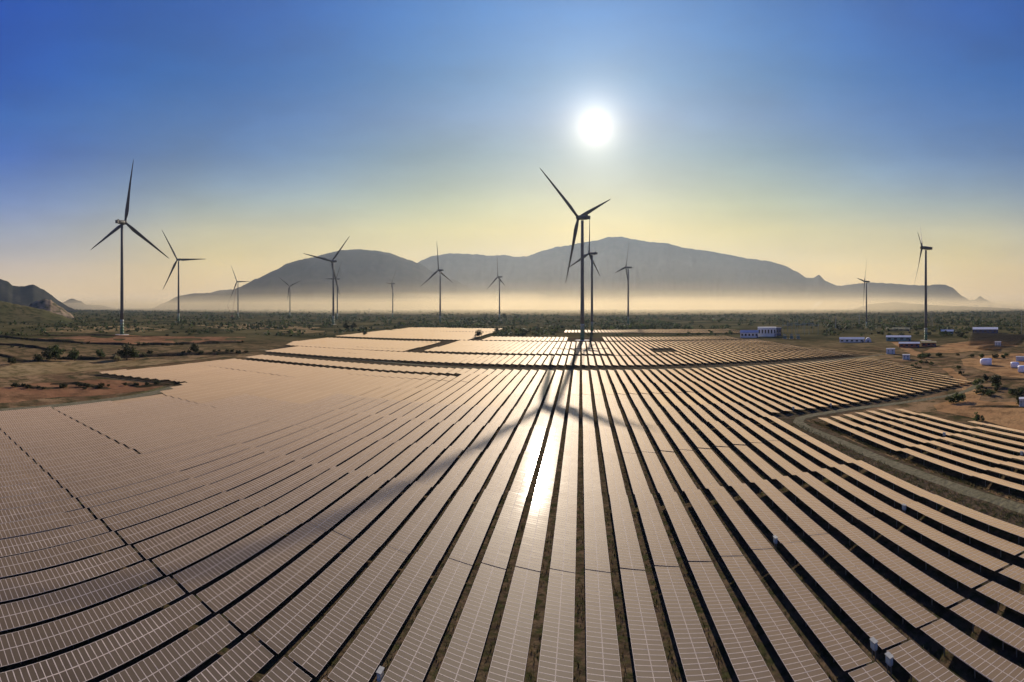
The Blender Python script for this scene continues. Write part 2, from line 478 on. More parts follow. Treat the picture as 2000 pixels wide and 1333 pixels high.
def strip(name, pts, w, z, material, amp=0.4, soft=3):
    """road strip along a centre line"""
    mb = MB(); L, R = [], []
    P_ = []
    for i in range(len(pts) - 1):
        a, b = Vector((*pts[i], 0)), Vector((*pts[i + 1], 0)); m = max(1, int((b - a).length / 6))
        P_ += [a.lerp(b, k / m) for k in range(m)]
    P_.append(Vector((*pts[-1], 0)))
    for _ in range(soft):
        P_ = [P_[0]] + [(P_[i - 1] + P_[i] * 2 + P_[i + 1]) / 4 for i in range(1, len(P_) - 1)] + [P_[-1]]
    for i, p in enumerate(P_):
        d = (P_[min(i + 1, len(P_) - 1)] - P_[max(i - 1, 0)]).normalized(); nrm = Vector((-d.y, d.x, 0))
        wl_ = w / 2 + amp * noise.noise(p * 0.15); wr_ = w / 2 + amp * noise.noise(p * 0.15 + Vector((5, 5, 5)))
        a = p + nrm * wl_; b = p - nrm * wr_
        L.append((a.x, a.y, hz(a.x, a.y) + z)); R.append((b.x, b.y, hz(b.x, b.y) + z))
    n = len(L)
    mb.add(L + R, [(i, n + i, n + i + 1, i + 1) for i in range(n - 1)])
    me = mb.mesh(name, material)
    if me.polygons[0].normal.z < 0: me.flip_normals()
    return tag(mobj(name, me), kind='structure')


# solar park soil and the roads through it
sheet('field_soil', [(-158, -30), (-158, 100), (-170, 128), (-222, 112), (-222, 262), (-250, 300), (-290, 420), (-285, 450), (-126, 480), (-112, 536), (180, 536), (196, 470), (205, 280),
                     (196, 240), (172, 140), (72, 132), (72, -30)], 0.02, M['soil'], 1.2)
sheet('field_soil', [(74, -30), (74, 131), (104, 127), (125, 20), (140, -30)], 0.02, M['soil'], 1.0)
strip('gravel_road', [(70.6, -30), (70.0, 60), (68.4, 105), (67.2, 131), (70.5, 136), (92, 137.5), (124, 132.5), (146, 130), (162, 135), (176, 144), (205, 150)], 3.4, 0.05, M['gravel'], 0.5, 1)
strip('gravel_road', [(-260, 300), (-170, 285), (-80, 268), (0, 266.5), (60, 266), (120, 265), (175, 268), (215, 275), (240, 290)], 4.2, 0.05, M['gravel'])
strip('gravel_road', [(-157, -20), (-157, 60), (-158, 112), (-166, 132)], 5.5, 0.05, M['gravel'])
strip('dirt_track', [(128, 108), (150, 127), (172, 152), (200, 190)], 6, 0.035, M['dirt'], 1.5)


# ------------------------------------------------------------------ solar tables
PITCH, X_0 = 4.85, 2.3
MODL, MODW, MGAP = 1.75, 0.705, 0.018
TILT = radians(9.2)
ZC = 1.35
SLOPE = radians(0.52)      # every table climbs a little along its row, so the ends step


def module_mesh():
    mb = MB()
    a, b, f, t = MODL / 2, MODW / 2, 0.034, 0.035
    o = [(-a, -b), (a, -b), (a, b), (-a, b)]; i = [(-a + f, -b + f), (a - f, -b + f), (a - f, b - f), (-a + f, b - f)]
    vs = [(x, y, -t) for x, y in o] + [(x, y, 0) for x, y in o] + [(x, y, 0) for x, y in i] + [(x, y, -0.006) for x, y in i]
    mb.add(vs, [(3, 2, 1, 0)], 2)
    for k in range(4):
        j = (k + 1) % 4
        mb.add([vs[k], vs[j], vs[4 + j], vs[4 + k]], [(0, 1, 2, 3)], 1)
        mb.add([vs[4 + k], vs[4 + j], vs[8 + j], vs[8 + k]], [(0, 1, 2, 3)], 1)
    mb.add([vs[12], vs[13], vs[14], vs[15]], [(0, 1, 2, 3)], 0)
    return mb


MODMB = module_mesh()
MODULE = MODMB.mesh('solar_module', M['glass'], M['frame'], M['back'])
POST = MB().box(-0.06, 0.06, -0.05, 0.05, 0, 1).mesh('post', M['steel'])


def spots(nm):
    y0 = -(nm * (MODW + MGAP)) / 2 + (MODW + MGAP) / 2
    return [(s * (MODL + MGAP) / 2, y0 + i * (MODW + MGAP)) for i in range(nm) for s in (-1, 1)]


RT = Matrix.Rotation(TILT, 4, 'Y')


def jitter(rng, k=1.0):
    return Matrix.Rotation(rng.gauss(0, 0.0035 * k), 4, 'X') @ Matrix.Rotation(rng.gauss(0, 0.003 * k), 4, 'Y')


ARR, FRM = {}, {}


def array_mesh(nm, var):
    if (nm, var) not in ARR:
        rng = random.Random(nm * 31 + var); mb = MB()
        for x, y in spots(nm):
            Mx = Matrix.Translation((0, 0, ZC)) @ RT @ Matrix.Translation((x, y, 0)) @ jitter(rng)
            b = len(mb.v)
            mb.v.extend([tuple(Mx @ Vector(v)) for v in MODMB.v])
            for f, mi in zip(MODMB.f, MODMB.m): mb.f.append([b + q for q in f]); mb.m.append(mi)
        ARR[(nm, var)] = mb.mesh('panel_array', M['glass'], M['frame'], M['back'])
    return ARR[(nm, var)]


def frame_mb(nm):
    mb = MB(); L = nm * (MODW + MGAP) / 2
    for x in (-1.25, -0.5, 0.5, 1.25):
        mb.box(x - 0.04, x + 0.04, -L, L, -0.12, -0.045, 0, Matrix.Translation((0, 0, ZC)) @ RT)
    np_ = max(2, nm // 7)
    for i in range(np_):
        y = -L + L * 2 * (i + 0.5) / np_
        for x in (-1.0, 1.0):
            mb.box(x - 0.06, x + 0.06, y - 0.05, y + 0.05, -1.0, ZC - 0.13 - x * tan(TILT))
        mb.box(-1.6, 1.6, y - 0.03, y + 0.03, -0.2, -0.125, 0, Matrix.Translation((0, 0, ZC)) @ RT)
    return mb


def frame_mesh(nm):
    if nm not in FRM: FRM[nm] = frame_mb(nm).mesh('support_frame', M['steel'])
    return FRM[nm]


BL = 24.82
CUTS = [36.55 - BL * i for i in range(3)] + [37.45 + BL * i for i in range(9)]     # table joints in the main field
MOD = MODW + MGAP


def blocks(ya, yb, cuts):
    ys = [ya] + [c for c in cuts if ya + 1 < c < yb - 1] + [yb]
    out = []
    for a, b in zip(ys, ys[1:]):
        nm = int((b - a - 0.12) / MOD)
        if nm >= 34: nm = 34
        if nm >= 5: out.append(((a + b) / 2, nm))
    return out


tables = []          # (k, X, Y, nm, field)
for k in range(-70, 100):
    X = X_0 + k * PITCH
    iv = []
    if -150 < X < 63.5: lo = 4.0
    elif -166 < X <= -150: lo = 108 + (-150 - X) / 16 * 31
    elif -216 < X <= -166: lo = 139 - (-166 - X) / 50 * 20
    elif 63.5 <= X < 190: lo = max(141.5, 146 + (X - 169) * 4.1) if X > 150 else 141.5
    else: lo = None
    if lo is not None:
        if X < -62: iv += [(lo, 225.5), (232.5, 255)]
        else: iv += [(lo, 255.5)]
    for a, b in iv:
        for c, nm in blocks(a, b, CUTS):
            y0_ = c - nm * MOD / 2
            if nm > 28 and ((abs(y0_ - 62.7) < 1 and X < -92) or (abs(y0_ - 113.1) < 1 and -98 < X < -50) or (abs(y0_ - 138.3) < 1 and X < -115)):
                nm -= 1; c += MOD / 2          # a wider service gap at this joint
            tables.append((k, X, c, nm, 'main'))
    if 74 < X < 126:
        hi = 127 if X < 104 else 124 - (X - 104) * 6.2
        for c, nm in blocks(2, hi, CUTS): tables.append((k, X, c, nm, 'side'))
    # far fields beyond the cross road
    jit = 3 * noise.noise(Vector((k * 0.2, 3, 0)))
    fcuts = [280 + BL * i for i in range(30)]
    fv = []
    if -236 < X < 196: fv.append((280, 331 + jit))
    if -275 < X < -139: fv.append((max(337, 318 + (-249 - X) * 2), 440 + jit))
    if -124 < X < -11: fv.append((345, 462))
    if -11 <= X < 22: fv.append((345, 384)); fv.append((392, 462))
    if 22 <= X < 190:
        if 58 < X < 76: fv.append((335, 352)); fv.append((385, 462))
        else: fv.append((335, 462))
    if -285 < X < -122: fv.append((470, 620 + jit)); 
    if -280 < X < -126: fv.append((628, 720 + jit * 4))
    if -108 < X < 175 and not -14 < X < 24: fv.append((472, 530 + jit))
    if -24 < X < 235: fv.append((625 - max(0, X - 60) * 0.35, 690 + jit * 2))
    if 300 < X < 480: fv.append((215 + max(0, X - 300) * 0.55, 262 + (X - 300) * 0.8))
    for a, b in fv:
        for c, nm in blocks(a, b, fcuts): tables.append((k, X, c, nm, 'far'))


def seen(X, Y):
    a = atan2(X, Y); r = hypot(X, Y)
    x = XV + S * a; y = Y0 + S * (CH - ZC) / r
    return x, y, r


def inframe(X, Y, nm):
    L = nm * MOD / 2
    for yy in (Y - L, Y, Y + L):
        for xx in (X - 1.7, X + 1.7):
            x, y, r = seen(xx, yy)
            if -2 < x < 2002 and 600 < y < 1335: return True
    return False


tables = [t for t in tables if inframe(t[1], t[2], t[3])]
tables.sort(key=lambda t: hypot(t[1], t[2]) - 0.6 * t[3])
ORD = ['first', 'second', 'third', 'fourth', 'fifth', 'sixth', 'seventh', 'eighth', 'ninth', 'tenth', 'eleventh', 'twelfth', 'thirteenth',
       'fourteenth', 'fifteenth', 'sixteenth', 'seventeenth', 'eighteenth', 'nineteenth', 'twentieth']


def ordn(i):
    if i <= 20: return ORD[i - 1]
    tens = {2: 'twenty', 3: 'thirty', 4: 'forty', 5: 'fifty'}[i // 10]
    if i % 10 == 0: return {2: 'twentieth', 3: 'thirtieth', 4: 'fortieth', 5: 'fiftieth'}[i // 10]
    return tens + '-' + ORD[i % 10 - 1]


GLINT_K = -2
counter = {}
near_far = sorted(range(len(tables)), key=lambda i: (tables[i][0], tables[i][4], tables[i][2]))
rank = {}
for i in near_far:
    key = (tables[i][0], tables[i][4]); counter[key] = counter.get(key, 0) + 1; rank[i] = counter[key]
SIDE_K0 = min([t[0] for t in tables if t[4] == 'side'])
rng = random.Random(3)
far_mb = MB()
n_individual = 0
for i, (k, X, Y, nm, field) in enumerate(tables):
    jb = round((Y - 24.0) / BL)
    dz = 0.20 * noise.noise(Vector((X * 0.013, Y * 0.021, 4.0))) + 0.42 * noise.noise(Vector((X * 0.011, jb * 3.7, 0.5))) + rng.gauss(0, 0.025)
    pitch = SLOPE + 0.004 * noise.noise(Vector((X * 0.02, Y * 0.05, 1.0))) + rng.gauss(0, 0.0012)
    roll = rng.gauss(0, 0.005) + 0.016 * noise.noise(Vector((X * 0.017, jb * 2.3, 9.5))) * min(1.0, abs(X + 7) / 30)
    if n_individual < 300 and field != 'far':
        n_individual += 1
        root = empty('solar_table', (X, Y, dz)); root.rotation_euler = (pitch, roll, 0)
        d = k - GLINT_K
        if field == 'side':
            lab = 'solar table beyond the gravel road on the right, %s row from road, %s from bottom' % (ordn(k - SIDE_K0 + 1), ordn(rank[i]))
        elif d == 0:
            lab = 'solar table in the row with the brightest sun glint, %s from the bottom edge' % ordn(rank[i])
        else:
            lab = 'tilted solar table, %s row %s of the sun-glint row, %s from the bottom' % (ordn(abs(d)), 'right' if d > 0 else 'left', ordn(rank[i]))
        tag(root, lab, 'solar table', 'solar tables beyond the gravel road' if field == 'side' else 'solar tables of the main field')
        x_, y_, r_ = seen(X, Y)
        if r_ - 8 < 66:
            for (mx, my) in spots(nm):
                o = bpy.data.objects.new('panel', MODULE)
                o.matrix_local = Matrix.Translation((0, 0, ZC)) @ RT @ Matrix.Translation((mx, my, 0)) @ jitter(rng, 1.2)
                link(o, root)
            L_ = nm * MOD / 2; np_ = max(2, nm // 7)
            for q in range(np_):
                for xx in (-1.0, 1.0):
                    o = bpy.data.objects.new('post', POST); hgt = ZC - 0.13 - xx * tan(TILT) + 1.0
                    o.location = (xx, -L_ + L_ * 2 * (q + 0.5) / np_, -1.0); o.scale = (1, 1, hgt); link(o, root)
            for xx in (-1.25, -0.5, 0.5, 1.25):
                key = ('rail', nm)
                if key not in FRM:
                    FRM[key] = MB().box(-0.04, 0.04, -L_, L_, -0.12, -0.045).mesh('rail', M['steel'])
                o = bpy.data.objects.new('rail', FRM[key])
                o.matrix_local = Matrix.Translation((0, 0, ZC)) @ RT @ Matrix.Translation((xx, 0, 0)); link(o, root)
        else:
            tag(link(bpy.data.objects.new('panel_array', array_mesh(nm, rng.randrange(4))), root), kind='stuff')
            link(bpy.data.objects.new('support_frame', frame_mesh(nm)), root)
    else:
        L_ = nm * MOD / 2
        Mx = Matrix.Translation((X, Y, dz)) @ Matrix.Rotation(pitch, 4, 'X') @ Matrix.Rotation(roll, 4, 'Y')
        Mt = Mx @ Matrix.Translation((0, 0, ZC)) @ RT
        w = MODL + MGAP / 2
        vs = [(-w, -L_, -.035), (w, -L_, -.035), (w, L_, -.035), (-w, L_, -.035), (-w, -L_, 0), (-0.03, -L_, 0), (0.03, -L_, 0), (w, -L_, 0),
              (-w, L_, 0), (-0.03, L_, 0), (0.03, L_, 0), (w, L_, 0)]
        far_mb.add(vs, [(4, 5, 9, 8), (6, 7, 11, 10)], 0, Mt)
        far_mb.add(vs, [(5, 6, 10, 9), (0, 1, 7, 6, 5, 4), (2, 3, 8, 9, 10, 11), (1, 2, 11, 7), (3, 0, 4, 8)], 1, Mt)
        far_mb.add(vs, [(3, 2, 1, 0)], 2, Mt)
        for q in range(max(2, nm // 8)):
            yy = -L_ + 2 * L_ * (q + 0.5) / max(2, nm // 8)
            for xx in (-1.0, 1.0):
                far_mb.box(xx - .06, xx + .06, yy - .06, yy + .06, -1, ZC - 0.13 - xx * tan(TILT), 3, Mx)
o = mobj('distant_solar_tables', far_mb.mesh('distant_solar_tables', M['glass'], M['frame'], M['back'], M['steel']))
tag(o, 'mass of distant solar tables in the far blocks of the park', 'solar tables', kind='stuff')
print('tables', len(tables), 'individual', n_individual)


# ------------------------------------------------------------------ mountains
def mountain(name, prof, D, width, material, seed, spur=0.35, kind='structure', dvar=0.0):
    """a ridge whose crest follows the profile (pixel azimuth, pixel skyline), with slopes on both sides"""
    prof = sorted(prof)
    x0, x1 = prof[0][0], prof[-1][0]
    n = max(24, int((x1 - x0) / 2.2))
    ts = [0, .08, .16, .24, .32, .40, .48, .56, .64, .72, .80, .87, .93, 1.0, 1.12, 1.3, 1.6, 2.0]
    rows = []
    for i in range(n + 1):
        x = x0 + (x1 - x0) * i / n
        for (a, b) in zip(prof, prof[1:]):
            if a[0] <= x <= b[0]:
                f = (x - a[0]) / max(1e-6, b[0] - a[0]); f = f * f * (3 - 2 * f) * 0.35 + f * 0.65
                yy = a[1] + (b[1] - a[1]) * f; break
        t = (x - XV) / S
        sd = Vector((seed * 11.3, seed * 3.1, 0))
        jit_ = 1.1 * noise.noise(Vector((x * 0.11, seed, 0))) + 0.6 * noise.noise(Vector((x * 0.33, seed, 2)))
        d = D + dvar * noise.noise(Vector((x * 0.008, seed, 5)))
        hr = max(2.0, CH + (Y0 - yy) / S * d)
        w = width * (0.45 + 0.55 * min(1.0, hr / 500.0)) * (1 + 0.22 * noise.noise(Vector((x * 0.012, seed, 8))))
        row = []
        for tt in ts:
            rr = d - w + w * tt
            if tt <= 1:
                h = hr * (tt ** 1.15) - jit_ / S * d * tt ** 7
                q = Vector((rr * sin(t), rr * cos(t), 0)) / 420.0 + sd
                ridged = 1 - abs(noise.noise(q)) * 2
                ridged2 = 1 - abs(noise.noise(q * 2.7)) * 2
                h += hr * spur * (tt * (1 - tt)) * (ridged * 1.1 + ridged2 * 0.6 - 1.0)
                h = min(h, (CH + (Y0 - yy - jit_ * tt ** 7) / S * rr) - (1 - tt) * 1.0) if tt < 1 else hr - jit_ / S * d
                if tt == 0: h = -6
            else:
                h = hr * max(0.0, 1 - (tt - 1) * 1.05) - (6 if tt >= 1.99 else 0)
            row.append((rr * sin(t), rr * cos(t), h))
        rows.append(row)
    # closing end sections sunk to the plain
    for e in (0, -1):
        rows[e] = [(p[0], p[1], min(p[2], 0) - 3) for p in rows[e]]
    mb = MB(); mb.rings(rows, 0, cap=False, closed=False)
    me = mb.mesh(name, material, smooth=True)
    o = mobj(name, me)
    if sum(p.normal.z for p in me.polygons) < 0: me.flip_normals()
    return tag(o, kind=kind)


mountain('mountain', [(280, 608), (300, 601), (320, 592), (350, 578), (380, 573), (410, 573), (440, 573), (470, 560), (500, 545), (540, 527), (560, 515), (585, 508),
                      (610, 503), (640, 495), (665, 489), (700, 487), (735, 490), (760, 494), (790, 505), (820, 515), (840, 528), (865, 540), (890, 548), (905, 556),
                      (925, 570), (950, 587), (975, 604), (985, 607)], 5700, 1350, M['rock'], 1, dvar=300)
mountain('mountain', [(380, 600), (400, 575), (430, 567), (455, 566), (480, 575), (520, 600)], 7200, 900, M['rock'], 6)
mountain('mountain', [(740, 606), (790, 530), (825, 508), (845, 500), (880, 495), (930, 497), (960, 500), (985, 498), (1005, 502), (1030, 501), (1040, 497), (1060, 490),
                      (1090, 482), (1110, 480), (1130, 475), (1165, 470), (1190, 463), (1215, 463), (1240, 468), (1270, 473), (1300, 475), (1340, 485), (1380, 490),
                      (1420, 497), (1460, 505), (1500, 510), (1530, 518), (1555, 530), (1575, 543), (1588, 543), (1600, 537), (1612, 549), (1635, 558), (1660, 562),
                      (1690, 568), (1720, 576), (1760, 591), (1800, 600), (1840, 606)], 7500, 1900, M['rock'], 2, dvar=400)
mountain('mountain', [(1560, 606), (1600, 575), (1650, 557), (1680, 554), (1700, 552), (1740, 554), (1780, 557), (1815, 558), (1827, 556), (1845, 556), (1860, 562),
                      (1880, 579), (1895, 587), (1905, 585), (1914, 579), (1925, 585), (1940, 592), (1975, 598), (2030, 606)], 7700, 1300, M['rock'], 3)
mountain('mountain', [(-160, 606), (-90, 565), (-40, 548), (0, 545), (15, 550), (25, 558), (40, 560), (65, 556), (85, 566), (100, 576), (115, 588), (135, 600), (155, 608)],
         3300, 1100, M['rock'], 4)
mountain('mountain', [(95, 606), (110, 597), (125, 590), (140, 583), (155, 588), (170, 595), (200, 597), (225, 603), (250, 608)], 6200, 1200, M['rock'], 5)
mountain('low_hills', [(1660, 606), (1700, 594), (1745, 590), (1790, 594), (1850, 598), (1920, 600), (2040, 607)], 4400, 700, M['rock'], 7)
mountain('green_hill', [(-170, 630), (-120, 604), (-60, 585), (0, 588), (40, 596), (80, 604), (115, 614), (150, 630)], 1150, 330, M['greenhill'], 8, spur=0.2)
mountain('rocky_hill', [(38, 623), (50, 604), (62, 592), (75, 587), (90, 585), (99, 585), (103, 590), (118, 599), (134, 610), (150, 623)], 1500, 240, M['cliff'], 9, spur=0.5)


# ------------------------------------------------------------------ wind turbines
HB, RB = 120.0, 66.0
OVER = 5.2


def circ(r, z, n=24, cx=0.0, cy=0.0):
    return [(cx + r * cos(2 * pi * j / n), cy + r * sin(2 * pi * j / n), z) for j in range(n)]


def tr(z):   # tower radius
    return 2.05 - 0.72 * (z / HB)


BANDS = [(0.2, 3.2), (3.2, 6.4), (6.4, 9.6), (9.6, 12.8), (12.8, 16.0)]
TOWER = MB().rings([circ(tr(z), z) for z in (16.0, 30, 60, 90, 117.2)]).mesh('tower', M['turbine'], smooth=True)
BAND = [MB().rings([circ(tr(a), a), circ(tr(b), b)]).mesh('base_band', M['band%d' % i], smooth=False) for i, (a, b) in enumerate(BANDS)]
for b_ in BAND: b_.polygons.foreach_set('use_smooth', [True] * len(b_.polygons))
FLANGE = MB().rings([circ(tr(23) + 0.05, 22.5), circ(tr(23) + 0.42, 22.7), circ(tr(23) + 0.42, 23.5), circ(tr(23) + 0.05, 23.7)]).mesh('flange_ring', M['turbine'])
PLINTH = MB().rings([circ(7.5, -1.0, 20), circ(7.5, 0.12, 20), circ(3.2, 0.3, 20)]).mesh('foundation', M['concrete'])


def lathe_y(prof, n=20):
    return [[(r * cos(2 * pi * j / n), y, r * sin(2 * pi * j / n)) for j in range(n)] for y, r in prof]


nb = MB().rings(lathe_y([(-6.6, 1.5), (-6.2, 1.85), (-3.5, 2.15), (0.0, 2.3), (2.2, 2.3), (2.9, 2.1), (3.1, 1.7)]))
NAC = nb.mesh('nacelle', M['turbine'], smooth=True)
COOL = MB().box(-1.7, 1.7, -8.6, -6.3, -1.45, 1.75).box(-1.2, 1.2, -6.0, -5.7, 1.7, 2.7).mesh('cooler_box', M['turbine'])
HUB = MB().rings(lathe_y([(3.15, 1.6), (3.4, 2.25), (5.0, 2.4), (6.2, 2.05), (7.2, 1.3), (7.7, 0.5)])).mesh('hub', M['turbine'], smooth=True)


def blade_mesh():
    secs = []
    data = [(1.2, 1.25, 1.25, 20), (4, 1.3, 1.25, 20), (8, 2.0, 1.0, 17), (13, 2.35, 0.72, 13), (20, 2.05, 0.52, 9), (30, 1.62, 0.38, 6), (42, 1.2, 0.26, 3),
            (54, 0.82, 0.17, 1), (62, 0.5, 0.10, 0), (65.2, 0.26, 0.06, 0), (66, 0.07, 0.03, 0)]
    for z, c, t, tw in data:
        ring = []
        a = radians(tw); off = max(0.0, c - 1.25) * 0.35
        pre = 1.6 * (z / 66) ** 2
        for j in range(14):
            u = 2 * pi * j / 14
            x, y = c * cos(u) + off, t * sin(u)
            if z > 6: y *= 1 - 0.45 * max(0, cos(u))
            ring.append((x * cos(a) - y * sin(a), x * sin(a) + y * cos(a) + pre, z))
        secs.append(ring)
    return MB().rings(secs).mesh('blade', M['blade'], smooth=True)


BLADE = blade_mesh()


def turbine(base, hubx, huby, psi, tilt, cone, rr, phase, label):
    P0 = G(base[0], base[1]); D = hypot(P0.x, P0.y)
    H = CH + (Y0 - huby) / S * D
    k = H / HB
    root = empty('wind_turbine', (P0.x, P0.y, hz(P0.x, P0.y)), -radians(psi)); root.scale = (k, k, k)
    tag(root, label, 'wind turbine', 'wind turbines on the plain')
    tw = link(bpy.data.objects.new('tower', TOWER), root)
    for b in BAND: link(bpy.data.objects.new('base_band', b), tw)
    link(bpy.data.objects.new('flange_ring', FLANGE), tw)
    link(bpy.data.objects.new('foundation', PLINTH), root)
    Mh = Matrix.Translation((0, 0, HB)) @ Matrix.Rotation(radians(tilt), 4, 'X')
    nc = bpy.data.objects.new('nacelle', NAC); nc.matrix_local = Mh; link(nc, root)
    link(bpy.data.objects.new('cooler_box', COOL), nc)
    hb = bpy.data.objects.new('hub', HUB); hb.matrix_local = Mh; link(hb, root)
    sc = rr * HB / RB
    for q in range(3):
        bl = bpy.data.objects.new('blade', BLADE)
        bl.matrix_local = Mh @ Matrix.Translation((0, OVER, 0)) @ Matrix.Rotation(radians(phase + 120 * q), 4, 'Y') @ Matrix.Rotation(-radians(cone), 4, 'X') @ Matrix.Diagonal((1, 1, sc, 1))
        link(bl, root)
    return root


turbine((238.2, 655), 239.3, 435.4, -16, 4, 4, .56, 9, 'large wind turbine far left standing by the red earth field, one blade straight up')
turbine((348.7, 628.8), 349.2, 507.3, -80, 6, -2, .55, 86, 'wind turbine second from left, one blade pointing level to the right')
turbine((464.8, 620), 462.3, 550.3, -88, 5, -4, .52, 87, 'distant wind turbine beside the leaning crane, left of the left mountain')
turbine((566.3, 618.6), 566.6, 559.3, -62, 5, 0, .48, 66, 'small faint wind turbine in front of the left mountain slope')
turbine((651, 633.6), 651.3, 510.5, -70, 6, 0, .56, 39, 'wind turbine before the left mountain top, blades like a wide V')
turbine((658.8, 623), 658.8, 545, -90, 5, -2, .50, 27, 'smaller wind turbine half hidden just behind the nearer one at left mountain')
turbine((767, 620), 765.5, 553.8, -92, 5, -4, .50, 30, 'small distant wind turbine below the right shoulder of left mountain')
turbine((859.7, 630), 859.3, 527.3, -68, 4, 2, .56, 114, 'wind turbine in the saddle between mountains, blade up above the ridge')
turbine((975.5, 625.5), 973.6, 540.8, -72, 4, 2, .52, 114, 'wind turbine left of the big one, inverted Y blades below saddle')
turbine((1137.4, 664.9), 1134.5, 425.4, -52, 7, 3, .55, 63.5, 'tallest wind turbine standing in the solar field below the sun')
turbine((1156.2, 649.2), 1153.9, 495.3, -60, 4, 3, .50, 3, 'wind turbine right behind the tallest one, blade pointing straight up')
turbine((1226.9, 633.5), 1224.6, 522.3, -67, 6, 2, .49, 14, 'wind turbine before the highest mountain, blade pointing level left')
turbine((1692.3, 640.5), 1690.3, 549.8, -44, 4, 3, .64, 33, 'small wind turbine on the right beyond the low white shed')
turbine((1808.2, 664.9), 1802.9, 484.4, -46.5, 5, 5, .44, 43, 'wind turbine far right seen from the side beside the red brick shed')



# ------------------------------------------------------------------ land around the park
def PG(pts): return [(G(x, y).x, G(x, y).y) for x, y in pts]


sheet('red_field', PG([(60, 661), (150, 657), (260, 655.5), (480, 660), (475, 667), (360, 671), (250, 672), (110, 669)]), 0.10, M['red_field'], 6, 15, True, 1)
sheet('tan_field', PG([(85, 641), (150, 637), (240, 636), (330, 643), (300, 649), (180, 651), (90, 648)]), 0.10, M['tan_field'], 10, 20, True, 2)
sheet('tan_field', PG([(-20, 722), (60, 708), (130, 703), (330, 704), (420, 699), (300, 712), (190, 722), (90, 733), (-20, 740)]), 0.10, M['tan_field'], 4, 10, True, 3)
sheet('red_field', PG([(-20, 760), (80, 748), (200, 742), (330, 752), (290, 764), (120, 776), (-20, 790)]), 0.06, M['red_field'], 3, 8, True, 4)
sheet('tan_field', PG([(0, 618), (60, 613), (130, 616), (90, 622), (10, 626)]), 0.10, M['tan_field'], 10, 25, True, 5)
sheet('tan_field', PG([(380, 636), (470, 633), (640, 638), (600, 643), (440, 643)]), 0.10, M['tan_field'], 8, 20, True, 6)
sheet('tan_field', PG([(545, 645), (600, 643), (640, 647), (610, 651), (540, 651)]), 0.10, M['tan_field'], 6, 15, True, 7)
sheet('dirt_yard', PG([(1880, 703), (1915, 695), (1960, 692), (2030, 690), (2030, 742), (1960, 735), (1915, 722), (1885, 714)]), 0.12, M['dirt'], 4, 10, True, 8)
sheet('dirt_yard', PG([(1800, 688), (1850, 672), (1890, 667), (1950, 666), (1990, 676), (1940, 684), (1860, 690)]), 0.12, M['dirt'], 5, 12, True, 9)
sheet('dirt_yard', PG([(1820, 792), (1880, 779), (1940, 786), (2030, 782), (2030, 850), (1960, 832), (1890, 815), (1835, 803)]), 0.12, M['dirt'], 3, 7, True, 10)
sheet('tan_field', PG([(1640, 703), (1700, 695), (1735, 699), (1690, 706)]), 0.035, M['tan_field'], 2, 6, True, 11)
sheet('dirt_yard', PG([(1740, 668), (1752, 668), (1800, 690), (1822, 702), (1800, 701), (1770, 688)]), 0.10, M['dirt'], 1.5, 8, True, 12)
sheet('bare_patch', PG([(1265, 680), (1290, 674), (1320, 682), (1300, 689), (1285, 690)]), 0.03, M['soil'], 2, 6, False, 13)
sheet('green_meadow', PG([(1390, 641), (1450, 638), (1470, 641), (1440, 644)]), 0.06, M['verge'], 6, 15, True, 14)
strip('dirt_track', PG([(1440, 672), (1500, 675), (1570, 679), (1640, 684), (1720, 690), (1760, 697)]), 5, 0.06, M['tan_field'], 0.8)
strip('dirt_track', PG([(1660, 700), (1610, 708), (1560, 712), (1500, 714.5)]), 4, 0.055, M['gravel'], 0.5)
sheet('grass_verge', [(-152, -20), (-152, 60), (-153, 104), (-166, 128), (-170, 128), (-160, 100), (-160, -20)], 0.035, M['verge'], 0.8, 6)
sheet('rubble_verge', [(65.0, -20), (64.2, 60), (63.6, 110), (63.6, 128), (66.0, 130), (66.4, 100), (67.6, 60), (68.2, -20)], 0.035, M['soil'], 0.6, 4)


def bank(pts, h, w, seed):
    P_ = []
    for i in range(len(pts) - 1):
        a, b = G(*pts[i]), G(*pts[i + 1]); m = max(1, int((b - a).length / 5)); P_ += [a.lerp(b, k / m) for k in range(m)]
    P_.append(G(*pts[-1]))
    rows = []
    for i, p in enumerate(P_):
        d = (P_[min(i + 1, len(P_) - 1)] - P_[max(i - 1, 0)]).normalized(); nr = Vector((-d.y, d.x, 0))
        if nr.dot(p) < 0: nr = -nr
        e = min(1, i / 3, (len(P_) - 1 - i) / 3)
        hh = h * e * (0.75 + 0.6 * noise.noise(p * 0.06 + Vector((seed, 0, 0)))); z0 = hz(p.x, p.y)
        row = []
        for off, f in ((-w * 0.5, -0.3), (-w * 0.28, 0.55 * hh), (-w * 0.1, hh), (w * 0.15, hh * 0.95), (w * 0.6, hh * 0.45), (w * 1.3, -0.3)):
            q = p + nr * (off + 0.5 * noise.noise(p * 0.2 + Vector((off, seed, 0)))); row.append((q.x, q.y, z0 + f))
        rows.append(row)
    me = MB().rings(rows, 0, cap=False, closed=False).mesh('earth_bank', M['verge_dark'], smooth=True)
    if sum(p.normal.z for p in me.polygons) < 0: me.flip_normals()
    tag(mobj('earth_bank', me), kind='structure')


